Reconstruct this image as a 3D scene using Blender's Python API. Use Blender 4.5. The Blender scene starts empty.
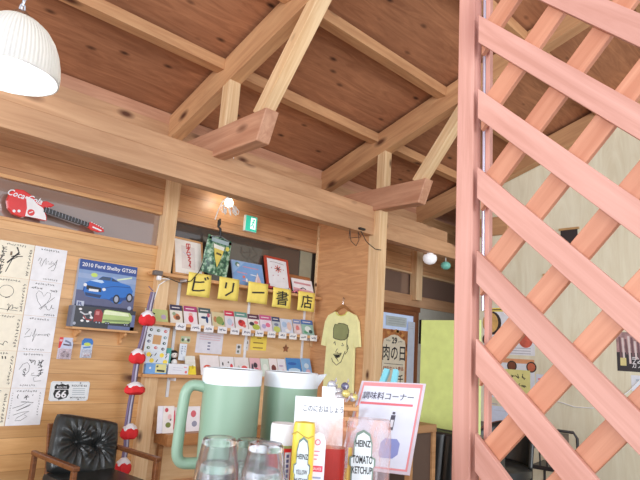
import bpy, bmesh, math, random
from mathutils import Matrix, Vector
PI = math.pi
S = bpy.context.scene
C = S.collection

# ------------------------------------------------------------------ camera
FPX, PITCH, ROLL, YAW, EYE = 550.0, 0.2, 0.0667, 0.7545, 1.25

def _rollm(v):
    c, s = math.cos(ROLL), math.sin(ROLL)
    return Vector((c*v[0]-s*v[1], s*v[0]+c*v[1], v[2]))
_fw = Vector((0, math.sin(PITCH), math.cos(PITCH)))
_rt = Vector((1, 0, 0))
AX = [_rollm(_rt*math.cos(YAW)+_fw*math.sin(YAW)),
      _rollm(-_rt*math.sin(YAW)+_fw*math.cos(YAW)),
      _rollm(Vector((0, -math.cos(PITCH), math.sin(PITCH))))]   # world axes in camera space
def c2w(v): return Vector([a.dot(v) for a in AX])
def ray(px, py): return c2w(Vector((px-320, py-240, FPX)))
def at(px, py, ax, val):
    """point of the plane x|y|z = val that is seen at a pixel"""
    d = ray(px, py); i = 'xyz'.index(ax)
    w = d*((val-(EYE if i == 2 else 0))/d[i]); w.z += EYE
    return w
def atd(px, py, depth):
    w = ray(px, py)*(depth/FPX); w.z += EYE
    return w
cam = bpy.data.cameras.new('camera'); cam_o = bpy.data.objects.new('camera', cam); C.objects.link(cam_o)
cx, cy, cz = c2w(Vector((1, 0, 0))), c2w(Vector((0, -1, 0))), c2w(Vector((0, 0, -1)))
cam_o.matrix_world = Matrix(((cx.x, cy.x, cz.x, 0), (cx.y, cy.y, cz.y, 0), (cx.z, cy.z, cz.z, EYE), (0, 0, 0, 1)))
cam.sensor_width = 36; cam.lens = 36*FPX/640; cam.clip_start = 0.02
S.camera = cam_o

# ------------------------------------------------------------------ light
S.view_settings.view_transform = 'Standard'
try: S.view_settings.look = 'None'
except Exception: pass
S.view_settings.gamma = 1.0
S.view_settings.use_curve_mapping = False
S.view_settings.exposure = 0.06
W = bpy.data.worlds.new('world'); S.world = W; W.use_nodes = True
bg = W.node_tree.nodes['Background']
bg.inputs['Color'].default_value = (0.93, 0.95, 1.0, 1); bg.inputs['Strength'].default_value = 0.8
def area(name, loc, target, sx, sy, power, col=(1, 1, 1)):
    l = bpy.data.lights.new(name, 'AREA'); l.shape = 'RECTANGLE'; l.size = sx; l.size_y = sy
    l.energy = power; l.color = col
    o = bpy.data.objects.new(name, l); C.objects.link(o)
    o.location = loc
    o.rotation_euler = (Vector(target)-Vector(loc)).to_track_quat('-Z', 'Y').to_euler()
    return o
area('assumed_rear_fill', (-2.5, -6.0, 2.2), (2.4, 3.5, 1.6), 6.0, 2.6, 300, (0.90, 0.95, 1.0))  # area fill behind the camera for assumed daylight windows; no window is built
area('assumed_side_fill', (3.0, -6.0, 2.2), (4.6, 3.0, 1.8), 5.0, 2.4, 230, (0.92, 0.95, 1.0))  # second added fill from behind, again for an assumed window that is not built
area('added_left_fill', (-5.5, 0.6, 2.0), (6.0, 2.4, 1.6), 3.5, 2.2, 300, (0.92, 0.95, 1.0))  # fill light added on the left to brighten left-facing surfaces; no window there

# ------------------------------------------------------------------ materials
def lin(c):
    r = []
    for v in c:
        v = v/255.0
        r.append(v/12.92 if v <= 0.04045 else ((v+0.055)/1.055)**2.4)
    return tuple(r)+(1.0,)
_mc = {}
def N(nt, t, **kw):
    n = nt.nodes.new(t)
    for k, v in kw.items(): setattr(n, k, v)
    return n
def newmat(name):
    m = bpy.data.materials.new(name); m.use_nodes = True
    nt = m.node_tree; p = nt.nodes['Principled BSDF']
    return m, nt, p
def M(rgb, rough=0.55, metal=0.0, emit=0.0, var=0.06, coat=0.0):
    """plain painted / printed / moulded surface with a little procedural mottling"""
    key = (tuple(rgb), rough, metal, emit, var, coat)
    if key in _mc: return _mc[key]
    m, nt, p = newmat('surface_%d_%d_%d' % tuple(rgb))
    c = lin(rgb)
    tc = N(nt, 'ShaderNodeTexCoord'); no = N(nt, 'ShaderNodeTexNoise'); no.inputs['Scale'].default_value = 14; no.inputs['Detail'].default_value = 3
    nt.links.new(tc.outputs['Object'], no.inputs['Vector'])
    cr = N(nt, 'ShaderNodeValToRGB')
    cr.color_ramp.elements[0].position = .3; cr.color_ramp.elements[1].position = .7
    cr.color_ramp.elements[0].color = tuple(v*(1-var) for v in c[:3])+(1,)
    cr.color_ramp.elements[1].color = tuple(min(1, v*(1+var)) for v in c[:3])+(1,)
    nt.links.new(no.outputs['Fac'], cr.inputs['Fac']); nt.links.new(cr.outputs['Color'], p.inputs['Base Color'])
    p.inputs['Roughness'].default_value = rough; p.inputs['Metallic'].default_value = metal
    p.inputs['Coat Weight'].default_value = coat
    if emit:
        nt.links.new(cr.outputs['Color'], p.inputs['Emission Color']); p.inputs['Emission Strength'].default_value = emit
    _mc[key] = m
    return m

def wood(name, light, dark, grain=9.0, along=0.55, knots=0.0, rough=0.5, plank=None, axis='X', tone=0.12, streak=1.0, knot_col=(90, 50, 30), contrast=(.35, .68), seam=0.03):
    """grain runs along the object's own axis; plank=(axis, width) adds boards with seams"""
    m, nt, p = newmat(name); L = nt.links.new
    tc = N(nt, 'ShaderNodeTexCoord'); oi = N(nt, 'ShaderNodeObjectInfo')
    add = N(nt, 'ShaderNodeVectorMath', operation='MULTIPLY_ADD')
    cmb = N(nt, 'ShaderNodeCombineXYZ')
    for i in range(3): L(oi.outputs['Random'], cmb.inputs[i])
    add.inputs[1].default_value = (37.0, 19.0, 23.0)
    L(cmb.outputs[0], add.inputs[0]); L(tc.outputs['Object'], add.inputs[2])
    vec = add.outputs[0]
    tonef = None
    if plank:
        sp = N(nt, 'ShaderNodeSeparateXYZ'); L(tc.outputs['Object'], sp.inputs[0])
        dv = N(nt, 'ShaderNodeMath', operation='DIVIDE'); dv.inputs[1].default_value = plank[1]
        L(sp.outputs['XYZ'.index(plank[0])], dv.inputs[0])
        fl = N(nt, 'ShaderNodeMath', operation='FLOOR'); L(dv.outputs[0], fl.inputs[0])
        fr = N(nt, 'ShaderNodeMath', operation='FRACT'); L(dv.outputs[0], fr.inputs[0])
        wn = N(nt, 'ShaderNodeTexWhiteNoise', noise_dimensions='1D'); L(fl.outputs[0], wn.inputs['W'])
        c2 = N(nt, 'ShaderNodeVectorMath', operation='MULTIPLY_ADD'); c2.inputs[1].default_value = (31, 17, 11)
        L(wn.outputs['Color'], c2.inputs[0]); L(vec, c2.inputs[2]); vec = c2.outputs[0]
        tonef = wn.outputs['Value']
        sm = N(nt, 'ShaderNodeMath', operation='LESS_THAN'); sm.inputs[1].default_value = seam; L(fr.outputs[0], sm.inputs[0])
    mp = N(nt, 'ShaderNodeMapping')
    sc = [grain, grain, grain]; sc['XYZ'.index(axis)] = along; mp.inputs['Scale'].default_value = sc
    L(vec, mp.inputs['Vector'])
    n1 = N(nt, 'ShaderNodeTexNoise'); n1.inputs['Scale'].default_value = 2.2; n1.inputs['Detail'].default_value = 7; n1.inputs['Roughness'].default_value = .62; n1.inputs['Distortion'].default_value = 1.1*streak
    L(mp.outputs[0], n1.inputs['Vector'])
    cr = N(nt, 'ShaderNodeValToRGB'); e = cr.color_ramp.elements
    e[0].position, e[1].position = contrast; e[0].color = lin(dark); e[1].color = lin(light)
    L(n1.outputs['Fac'], cr.inputs['Fac'])
    col = cr.outputs['Color']
    # broad tone
    n2 = N(nt, 'ShaderNodeTexNoise'); n2.inputs['Scale'].default_value = 0.9; n2.inputs['Detail'].default_value = 2; L(vec, n2.inputs['Vector'])
    mr = N(nt, 'ShaderNodeMapRange'); mr.inputs[1].default_value = .3; mr.inputs[2].default_value = .7; mr.inputs[3].default_value = 1-tone; mr.inputs[4].default_value = 1+tone
    L(n2.outputs['Fac'], mr.inputs[0]); val = mr.outputs[0]
    if tonef is not None:
        m2 = N(nt, 'ShaderNodeMapRange'); m2.inputs[3].default_value = 1-tone*1.2; m2.inputs[4].default_value = 1+tone*.8; L(tonef, m2.inputs[0])
        mu = N(nt, 'ShaderNodeMath', operation='MULTIPLY'); L(val, mu.inputs[0]); L(m2.outputs[0], mu.inputs[1]); val = mu.outputs[0]
    mx = N(nt, 'ShaderNodeVectorMath', operation='SCALE'); L(col, mx.inputs[0]); L(val, mx.inputs['Scale']); col = mx.outputs[0]
    if knots:
        mk = N(nt, 'ShaderNodeMapping'); ks = [7.0, 7.0, 7.0]; ks['XYZ'.index(axis)] = 3.2; mk.inputs['Scale'].default_value = ks; L(vec, mk.inputs['Vector'])
        vo = N(nt, 'ShaderNodeTexVoronoi'); vo.inputs['Scale'].default_value = knots; L(mk.outputs[0], vo.inputs['Vector'])
        kr = N(nt, 'ShaderNodeMapRange'); kr.inputs[1].default_value = .05; kr.inputs[2].default_value = .17; kr.inputs[3].default_value = 1; kr.inputs[4].default_value = 0; L(vo.outputs['Distance'], kr.inputs[0])
        mm = N(nt, 'ShaderNodeMixRGB'); mm.inputs[2].default_value = lin(knot_col); L(kr.outputs[0], mm.inputs[0]); L(col, mm.inputs[1]); col = mm.outputs[0]
    if plank:
        ms = N(nt, 'ShaderNodeMixRGB'); ms.inputs[2].default_value = tuple(v*.62 for v in lin(dark)[:3])+(1,); L(sm.outputs[0], ms.inputs[0]); L(col, ms.inputs[1]); col = ms.outputs[0]
    L(col, p.inputs['Base Color'])
    bp = N(nt, 'ShaderNodeBump'); bp.inputs['Strength'].default_value = .06; L(n1.outputs['Fac'], bp.inputs['Height']); L(bp.outputs[0], p.inputs['Normal'])
    p.inputs['Roughness'].default_value = rough
    return m

WD = dict(
    beam=wood('fir_beam', (206, 163, 125), (183, 138, 101), grain=6, knots=.55, rough=.55),
    red=wood('reddish_fir', (204, 156, 126), (178, 126, 98), grain=6, knots=.5, rough=.55),
    pale=wood('pale_fir', (238, 208, 166), (216, 176, 130), knots=.8, rough=.55),
    rafter=wood('rafter_fir', (208, 162, 118), (182, 132, 92), grain=6, knots=.5, rough=.6),
    plank=wood('honey_planks', (218, 172, 118), (196, 146, 92), plank=('Z', .118), knots=.45, rough=.32, tone=.1),
    frieze=wood('frieze_planks', (208, 162, 118), (180, 128, 86), plank=('Z', .165), knots=.5, rough=.4, tone=.12),
    ply=wood('alcove_plywood', (232, 194, 148), (216, 172, 122), grain=4, along=.5, rough=.5, tone=.06),
    panel=wood('panel_plywood', (224, 172, 124), (200, 144, 98), grain=6, along=.8, axis='Y', rough=.5, streak=2.0, tone=.08),
    roof=wood('roof_plywood', (182, 126, 90), (150, 98, 68), grain=5, along=.7, knots=.9, rough=.7, streak=1.8, tone=.16, knot_col=(70, 38, 24)),
    gable=wood('gable_plywood', (238, 234, 210), (224, 216, 188), grain=3, along=.5, axis='Z', rough=.6, streak=1.6, tone=.05),
    lattice_rear=wood('orange_lit_cedar', (208, 146, 116), (188, 122, 92), grain=14, along=.8, knots=.35, rough=.5, tone=.08, knot_col=(140, 84, 64)),  # orange light put into the rear strips' colour, same cedar as the front
    lattice=wood('salmon_stained_cedar', (214, 160, 146), (194, 138, 122), grain=14, along=.8, knots=.35, rough=.5, tone=.08, knot_col=(150, 90, 80)),
    shelf=wood('shelf_board', (226, 178, 124), (196, 142, 92), rough=.45),
    brown=wood('brown_stained_wood', (150, 96, 62), (112, 66, 40), rough=.4),
    arm=wood('armchair_wood', (140, 88, 52), (100, 58, 32), grain=16, rough=.35),
    desk=wood('desk_wood', (190, 134, 84), (160, 106, 62), rough=.4),
)
def leather(name, rgb, rough=.35):
    m, nt, p = newmat(name); L = nt.links.new
    tc = N(nt, 'ShaderNodeTexCoord'); v = N(nt, 'ShaderNodeTexVoronoi'); v.inputs['Scale'].default_value = 160; L(tc.outputs['Object'], v.inputs['Vector'])
    b = N(nt, 'ShaderNodeBump'); b.inputs['Strength'].default_value = .12; b.inputs['Distance'].default_value = .002; L(v.outputs['Distance'], b.inputs['Height']); L(b.outputs[0], p.inputs['Normal'])
    p.inputs['Base Color'].default_value = lin(rgb); p.inputs['Roughness'].default_value = rough
    return m
LEATHER = leather('black_leather', (42, 44, 44), .28)
def glass(name, tint=(255, 255, 255), rough=0.0, ior=1.45):
    m, nt, p = newmat(name)
    tc = N(nt, 'ShaderNodeTexCoord'); no = N(nt, 'ShaderNodeTexNoise'); no.inputs['Scale'].default_value = 30; b = N(nt, 'ShaderNodeBump'); b.inputs['Strength'].default_value = .02
    nt.links.new(tc.outputs['Object'], no.inputs['Vector']); nt.links.new(no.outputs['Fac'], b.inputs['Height']); nt.links.new(b.outputs[0], p.inputs['Normal'])
    p.inputs['Base Color'].default_value = lin(tint); p.inputs['Transmission Weight'].default_value = 1.0
    p.inputs['Roughness'].default_value = rough; p.inputs['IOR'].default_value = ior
    return m
def clear_plastic(name, rgb, opacity=.4, rough=.25, smear=None):
    """thin clear film: part transparent, part milky, with optional smears of another colour"""
    m, nt, p = newmat(name); L = nt.links.new
    tr = N(nt, 'ShaderNodeBsdfTransparent'); mix = N(nt, 'ShaderNodeMixShader')
    out = nt.nodes['Material Output']
    tc = N(nt, 'ShaderNodeTexCoord'); no = N(nt, 'ShaderNodeTexNoise'); no.inputs['Scale'].default_value = 16; no.inputs['Detail'].default_value = 3; no.inputs['Distortion'].default_value = 1.2
    mpn = N(nt, 'ShaderNodeMapping'); mpn.inputs['Scale'].default_value = (1.6, 1.6, .7); L(tc.outputs['Object'], mpn.inputs['Vector']); L(mpn.outputs[0], no.inputs['Vector'])
    mr = N(nt, 'ShaderNodeMapRange'); mr.inputs[1].default_value = .38; mr.inputs[2].default_value = .66; mr.inputs[3].default_value = max(0, opacity-.18); mr.inputs[4].default_value = min(1, opacity+.25)
    L(no.outputs['Fac'], mr.inputs[0]); L(mr.outputs[0], mix.inputs['Fac'])
    if smear:
        cr = N(nt, 'ShaderNodeValToRGB'); cr.color_ramp.elements[0].position = .45; cr.color_ramp.elements[1].position = .62
        cr.color_ramp.elements[0].color = lin(rgb); cr.color_ramp.elements[1].color = lin(smear); L(no.outputs['Fac'], cr.inputs['Fac']); L(cr.outputs[0], p.inputs['Base Color'])
    else: p.inputs['Base Color'].default_value = lin(rgb)
    p.inputs['Roughness'].default_value = rough
    L(tr.outputs[0], mix.inputs[1]); L(p.outputs[0], mix.inputs[2]); L(mix.outputs[0], out.inputs['Surface'])
    return m
def dark_pane(name, rgb, refl):
    m, nt, p = newmat(name); L = nt.links.new
    g = N(nt, 'ShaderNodeBsdfGlossy'); g.inputs['Roughness'].default_value = .03; g.inputs['Color'].default_value = (.9, .92, .95, 1)
    mix = N(nt, 'ShaderNodeMixShader'); mix.inputs['Fac'].default_value = refl
    no = N(nt, 'ShaderNodeTexNoise'); no.inputs['Scale'].default_value = 1.5; tc = N(nt, 'ShaderNodeTexCoord'); L(tc.outputs['Object'], no.inputs['Vector'])
    cr = N(nt, 'ShaderNodeValToRGB'); c = lin(rgb); cr.color_ramp.elements[0].color = tuple(v*.8 for v in c[:3])+(1,); cr.color_ramp.elements[1].color = tuple(v*1.2 for v in c[:3])+(1,)
    L(no.outputs['Fac'], cr.inputs['Fac']); L(cr.outputs[0], p.inputs['Base Color']); p.inputs['Roughness'].default_value = .4
    L(p.outputs[0], mix.inputs[1]); L(g.outputs[0], mix.inputs[2]); L(mix.outputs[0], nt.nodes['Material Output'].inputs['Surface'])
    return m

# ------------------------------------------------------------------ mesh builder
_txt = {}
def text_geo(s, bold=0.0, shear=0.0):
    k = (s, bold, shear)
    if k not in _txt:
        c = bpy.data.curves.new('t', 'FONT'); c.body = s; c.size = 1.0; c.offset = bold; c.shear = shear; c.resolution_u = 2
        o = bpy.data.objects.new('t', c); C.objects.link(o)
        bpy.context.view_layer.update()
        me = bpy.data.meshes.new_from_object(o.evaluated_get(bpy.context.evaluated_depsgraph_get()))
        vs = [(v.co.x, v.co.y) for v in me.vertices]; fs = [tuple(p.vertices) for p in me.polygons]
        bpy.data.objects.remove(o); bpy.data.curves.remove(c); bpy.data.meshes.remove(me)
        x0 = min((v[0] for v in vs), default=0); x1 = max((v[0] for v in vs), default=1)
        y0 = min((v[1] for v in vs), default=0); y1 = max((v[1] for v in vs), default=1)
        _txt[k] = ([(v[0]-x0, v[1]-y0) for v in vs], fs, x1-x0, y1-y0)
    return _txt[k]

class MB:
    """collects shapes, then links them as one mesh object; local frame: x right, y away from the viewer, z up"""
    def __init__(s): s.v = []; s.f = []; s.m = []; s.mats = []
    def mi(s, m):
        if m not in s.mats: s.mats.append(m)
        return s.mats.index(m)
    def add(s, vs, fs, m):
        o = len(s.v); s.v += [tuple(v) for v in vs]; i = s.mi(m)
        for f in fs: s.f.append(tuple(o+k for k in f)); s.m.append(i)
        return s
    def box(s, x0, x1, y0, y1, z0, z1, m):
        vs = [(x, y, z) for z in (z0, z1) for y in (y0, y1) for x in (x0, x1)]
        return s.add(vs, [(0, 2, 3, 1), (4, 5, 7, 6), (0, 1, 5, 4), (2, 6, 7, 3), (0, 4, 6, 2), (1, 3, 7, 5)], m)
    def prism(s, pts, y0, y1, m):
        """outline in x,z pushed from y0 to y1"""
        n = len(pts); vs = [(p[0], y0, p[1]) for p in pts]+[(p[0], y1, p[1]) for p in pts]
        fs = [tuple(range(n)), tuple(range(2*n-1, n-1, -1))]+[(i, i+n, (i+1) % n+n, (i+1) % n) for i in range(n)]
        return s.add(vs, fs, m)
    # flat artwork lying on the plane y = const, facing -y
    def poly(s, pts, m, y=0.0): return s.add([(p[0], y, p[1]) for p in pts], [tuple(range(len(pts)))], m)
    def rect(s, x0, z0, x1, z1, m, y=0.0): return s.poly([(x0, z0), (x1, z0), (x1, z1), (x0, z1)], m, y)
    def disk(s, x, z, r, m, y=0.0, rz=None, n=18):
        return s.poly([(x+r*math.cos(2*PI*k/n), z+(rz or r)*math.sin(2*PI*k/n)) for k in range(n)], m, y)
    def ring(s, x, z, r, w, m, y=0.0, rz=None, n=20):
        return s.line([(x+r*math.cos(2*PI*k/n), z+(rz or r)*math.sin(2*PI*k/n)) for k in range(n+1)], w, m, y)
    def line(s, pts, w, m, y=0.0):
        n = len(pts); vs = []
        for i, p in enumerate(pts):
            a = pts[max(0, i-1)]; b = pts[min(n-1, i+1)]
            dx, dz = b[0]-a[0], b[1]-a[1]; l = math.hypot(dx, dz) or 1
            nx, nz = -dz/l*w/2, dx/l*w/2
            vs += [(p[0]+nx, y, p[1]+nz), (p[0]-nx, y, p[1]-nz)]
        return s.add(vs, [(2*i, 2*i+1, 2*i+3, 2*i+2) for i in range(n-1)], m)
    def text(s, t, x, z, h, m, y=0.0, w=None, al='c', bold=0.0, shear=0.0, rot=0.0, fit=True):
        """height h; width w squeezes; (x,z) is the centre ('c') or the left middle ('l')"""
        vs, fs, W_, H_ = text_geo(t, bold, shear)
        sz = h/H_ if H_ else h; sx = (w/W_) if w else sz
        ox = -W_*sx/2 if al == 'c' else 0
        c, sn = math.cos(rot), math.sin(rot); out = []
        for a, b in vs:
            u, q = a*sx+ox, b*sz-h/2
            out.append((x+u*c-q*sn, y, z+u*sn+q*c))
        return s.add(out, fs, m)
    def tube(s, path, r, m, n=8, close=False):
        path = [Vector(p) for p in path]; k = len(path); vs = []; up = Vector((0, 0, 1))
        prev = None
        for i, p in enumerate(path):
            t = (path[min(k-1, i+1)]-path[max(0, i-1)])
            if t.length < 1e-9: t = Vector((0, 0, 1))
            t.normalize()
            if prev is None:
                a = t.cross(up if abs(t.z) < .95 else Vector((1, 0, 0))).normalized()
            else: a = (prev-t*prev.dot(t)).normalized()
            prev = a; b = t.cross(a)
            rr = r[i] if isinstance(r, (list, tuple)) else r
            vs += [tuple(p+a*rr*math.cos(2*PI*j/n)+b*rr*math.sin(2*PI*j/n)) for j in range(n)]
        fs = [(i*n+j, i*n+(j+1) % n, (i+1)*n+(j+1) % n, (i+1)*n+j) for i in range(k-1) for j in range(n)]
        fs += [tuple(range(n-1, -1, -1)), tuple((k-1)*n+j for j in range(n))]
        return s.add(vs, fs, m)
    def lathe(s, prof, m, n=32, x=0, y=0, sx=1, sy=1, cap0=True, cap1=True):
        vs = [(x+r*sx*math.cos(2*PI*j/n), y+r*sy*math.sin(2*PI*j/n), z) for r, z in prof for j in range(n)]
        k = len(prof)
        fs = [(i*n+j, i*n+(j+1) % n, (i+1)*n+(j+1) % n, (i+1)*n+j) for i in range(k-1) for j in range(n)]
        if cap0: fs.append(tuple(range(n-1, -1, -1)))
        if cap1: fs.append(tuple((k-1)*n+j for j in range(n)))
        return s.add(vs, fs, m)
    def ball(s, c, r, m, n=14, k=8):
        rx, ry, rz = r if isinstance(r, (list, tuple)) else (r, r, r)
        vs = []; fs = []
        for i in range(k+1):
            a = PI*i/k
            vs += [(c[0]+rx*math.sin(a)*math.cos(2*PI*j/n), c[1]+ry*math.sin(a)*math.sin(2*PI*j/n), c[2]-rz*math.cos(a)) for j in range(n)]
        fs = [(i*n+j, i*n+(j+1) % n, (i+1)*n+(j+1) % n, (i+1)*n+j) for i in range(k) for j in range(n)]
        return s.add(vs, fs, m)
    def grid(s, nx, nz, fn, m):
        vs = [fn(i/nx, j/nz) for j in range(nz+1) for i in range(nx+1)]
        return s.add(vs, [(j*(nx+1)+i, j*(nx+1)+i+1, (j+1)*(nx+1)+i+1, (j+1)*(nx+1)+i) for j in range(nz) for i in range(nx)], m)
    def build(s, name, parent=None, smooth=False, bevel=0.0, subsurf=0, solid=0.0, merge=False):
        me = bpy.data.meshes.new(name); me.from_pydata(s.v, [], s.f)
        for m in s.mats: me.materials.append(m)
        for p, i in zip(me.polygons, s.m): p.material_index = i; p.use_smooth = smooth
        if merge or smooth:
            bm = bmesh.new(); bm.from_mesh(me); bmesh.ops.remove_doubles(bm, verts=bm.verts, dist=1e-6)
            bmesh.ops.recalc_face_normals(bm, faces=bm.faces) if merge else None
            bm.to_mesh(me); bm.free()
        o = bpy.data.objects.new(name, me); C.objects.link(o)
        if parent: o.parent = parent
        if solid: q = o.modifiers.new('solid', 'SOLIDIFY'); q.thickness = solid; q.offset = 0
        if bevel: q = o.modifiers.new('bevel', 'BEVEL'); q.width = bevel; q.segments = 2; q.limit_method = 'ANGLE'
        if subsurf: q = o.modifiers.new('sub', 'SUBSURF'); q.levels = subsurf; q.render_levels = subsurf
        if smooth and not subsurf:
            try: me.set_sharp_from_angle(angle=math.radians(40))
            except Exception: pass
        return o

def tag(o, label, cat, group=None):
    o['label'] = label; o['category'] = cat
    if group: o['group'] = group
    return o
def thing(name, label, cat, loc=(0, 0, 0), rot=(0, 0, 0), group=None):
    o = bpy.data.objects.new(name, None); o.empty_display_size = .05; C.objects.link(o)
    o.location = loc; o.rotation_euler = rot
    return tag(o, label, cat, group)
def structure(o): o['kind'] = 'structure'; return o
def timber(name, p0, p1, w, h, mat, parent=None, bevel=.004, endcut=0.0, rollz=None):
    """a squared timber of width w and height h whose top centre line... runs p0 -> p1 (centre line); grain along it"""
    p0, p1 = Vector(p0), Vector(p1); d = p1-p0; l = d.length
    b = MB(); b.box(0, l, -w/2, w/2, -h/2, h/2, mat)
    if endcut:   # slanting cut at the far end: bottom edge shorter
        b.v = [(x-(endcut if (x > l/2 and z < 0) else 0), y, z) for x, y, z in b.v]
    o = b.build(name, parent, bevel=bevel)
    x = d.normalized(); up = Vector((0, 0, 1)) if abs(x.z) < .95 else Vector((0, 1, 0))
    y = up.cross(x).normalized(); z = x.cross(y)
    o.matrix_local = Matrix(((x.x, y.x, z.x, p0.x), (x.y, y.y, z.y, p0.y), (x.z, y.z, z.z, p0.z), (0, 0, 0, 1)))
    return o
ORD = ['first', 'second', 'third', 'fourth', 'fifth', 'sixth', 'seventh', 'eighth', 'ninth', 'tenth', 'eleventh', 'twelfth', 'thirteenth']

INK = M((40, 38, 40), .6); WHITE = M((234, 233, 236), .5); RED = M((214, 40, 44), .4); CREAM = M((240, 232, 212), .6)
BLACK = M((24, 24, 26), .45); YELLOW = M((248, 220, 84), .6); CHROME = M((200, 204, 208), .2, 1.0)
DW, DB, UP = 4.65, 3.78, 4.33      # wall plane, front of the cross beam, partition plane

# ================================================================== SETTING
b = MB(); b.box(-1.6, 7.7, -1.6, 4.8, -.1, 0, M((150, 132, 118), .5)); structure(b.build('floor'))
SL = .32
def zroof(v): return 3.386+SL*(DW-v)
# roof sheathing (grain along the eaves)
ang = math.atan(SL); v1 = 4.85; run = 6.1/math.cos(ang)
b = MB(); b.box(-1.6, 7.7, 0, run, 0, .03, WD['roof']); o = structure(b.build('ceiling'))
o.location = (0, v1-6.1, zroof(v1-6.1)); o.rotation_euler = (-ang, 0, 0)
# eaves wall in its planked sections
b = MB(); b.box(-1.6, 2.40, DW, DW+.12, 0, 2.085, WD['plank']); structure(b.build('wall_back'))
b = MB(); b.box(-1.6, 7.6, DW-.004, DW+.12, 2.41, 3.30, WD['frieze']); structure(b.build('wall_back_frieze'))
b = MB(); b.box(2.40, 4.40, DW, DW+.12, 0, 1.86, WD['ply']); structure(b.build('wall_back_alcove'))
b = MB(); b.box(4.40, 5.42, DW, DW+.12, 0, 2.1, WD['panel']); structure(b.build('wall_back_passage'))
b = MB(); b.box(6.36, 7.6, DW, DW+.12, 0, 2.1, M((176, 172, 160), .7)); structure(b.build('wall_back_corner'))
# sheet coloured dark for the unlit aisle space, seen above the cross beam's end
b = MB(); b.box(7.6, 7.68, 2.2, 4.8, 0, 4.1, M((52, 44, 40), .8)); structure(b.build('aisle_dark_sheet'))
# clerestory panes and their trims
PANE = dark_pane('clerestory_glass', (138, 112, 98), .20)
DARKPANE = dark_pane('dark_clerestory_glass', (66, 58, 52), .10)
b = MB(); b.box(-1.6, 2.33, DW+.03, DW+.04, 2.085, 2.41, PANE); structure(b.build('window_1'))
b = MB(); b.box(2.40, 4.46, DW+.05, DW+.06, 1.84, 2.42, DARKPANE)
b.box(4.12, 4.30, DW+.04, DW+.049, 1.86, 2.40, M((150, 146, 124), .6)); structure(b.build('window_2'))  # grey-olive strip paints the paler reflection in the dark glass
b = MB(); b.box(4.45, 7.6, DW+.03, DW+.04, 2.085, 2.41, PANE); structure(b.build('window_3'))
k = 0
for x0, x1, z0, z1, pr_, mt in ((-1.6, 2.33, 2.395, 2.425, .018, 'shelf'), (-1.6, 2.33, 2.075, 2.10, .012, 'shelf'), (4.45, 7.6, 2.395, 2.42, .018, 'pale'),
                               (2.46, 4.33, 2.375, 2.41, .012, 'beam'), (4.45, 7.55, 1.945, 2.10, .02, 'beam'), (5.4, 6.38, 1.875, 1.945, .015, 'brown')):
    k += 1
    o = timber('trim_%d' % k, (x0, DW-pr_/2+.03, (z0+z1)/2), (x1, DW-pr_/2+.03, (z0+z1)/2), pr_+.06, z1-z0, WD[mt], bevel=.003); structure(o)
# wall plate and blocking under the roof
o = timber('trim_7', (-1.6, DW-.015, 3.20), (6.4, DW-.015, 3.20), .05, .13, WD['beam']); structure(o)
o = timber('trim_8', (-1.6, DW-.01, 3.325), (6.4, DW-.01, 3.325), .03, .115, WD['red']); structure(o)
# gable wall following the roof line
b = MB()
pts = [(-1.2, 0), (3.74, 0), (3.74, zroof(3.74)), (-1.2, zroof(-1.2))]
vs = [(6.32, p[0], p[1]) for p in pts]+[(6.44, p[0], p[1]) for p in pts]
b.add(vs, [(0, 1, 2, 3), (7, 6, 5, 4), (0, 4, 5, 1), (1, 5, 6, 2), (2, 6, 7, 3), (3, 7, 4, 0)], WD['gable']); structure(b.build('wall_right'))

# ---- posts of the wall
def wallpost(u0, u1, z0, z1, v0, v1, mat, name, label):
    o = timber(name, ((u0+u1)/2, (v0+v1)/2, z0), ((u0+u1)/2, (v0+v1)/2, z1), u1-u0, v1-v0, mat)
    return tag(o, label, 'post')
# timber() turns a vertical member with its width along x
wallpost(2.335, 2.455, 0, 3.13, 4.57, 4.70, WD['pale'], 'wall_post', 'light wooden wall post left of the picture book shelves')
wallpost(6.15, 6.29, 2.03, 3.13, 4.55, 4.66, WD['pale'], 'hanging_post', 'short pale post hanging down behind the white dome lamp')
wallpost(4.33, 4.455, 0, 2.80, 3.70, 3.845, WD['pale'], 'pillar', 'pale square pillar with knots carrying the cross beam, right of the yellow shirt')
# partition panel the shirt hangs on
b = MB(); b.box(4.335, 4.445, 3.846, DW-.001, 0, 3.0, WD['panel']); structure(b.build('wall_partition'))
b = MB(); b.box(4.318, 4.334, DW-.035, DW-.005, 1.3, 2.7, WD['pale']); structure(b.build('trim_9'))

# ---- the long cross beam
B = thing('cross_beam', 'long two-piece fir beam crossing the room below the roof trusses', 'beam', (-1.6, DB, 2.50))
timber('lower_timber', (0, .06, .09), (8.2, .06, .09), .12, .18, WD['beam'], B)
timber('upper_timber', (0, .06, .245), (7.32, .06, .245), .118, .13, WD['beam'], B)

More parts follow.
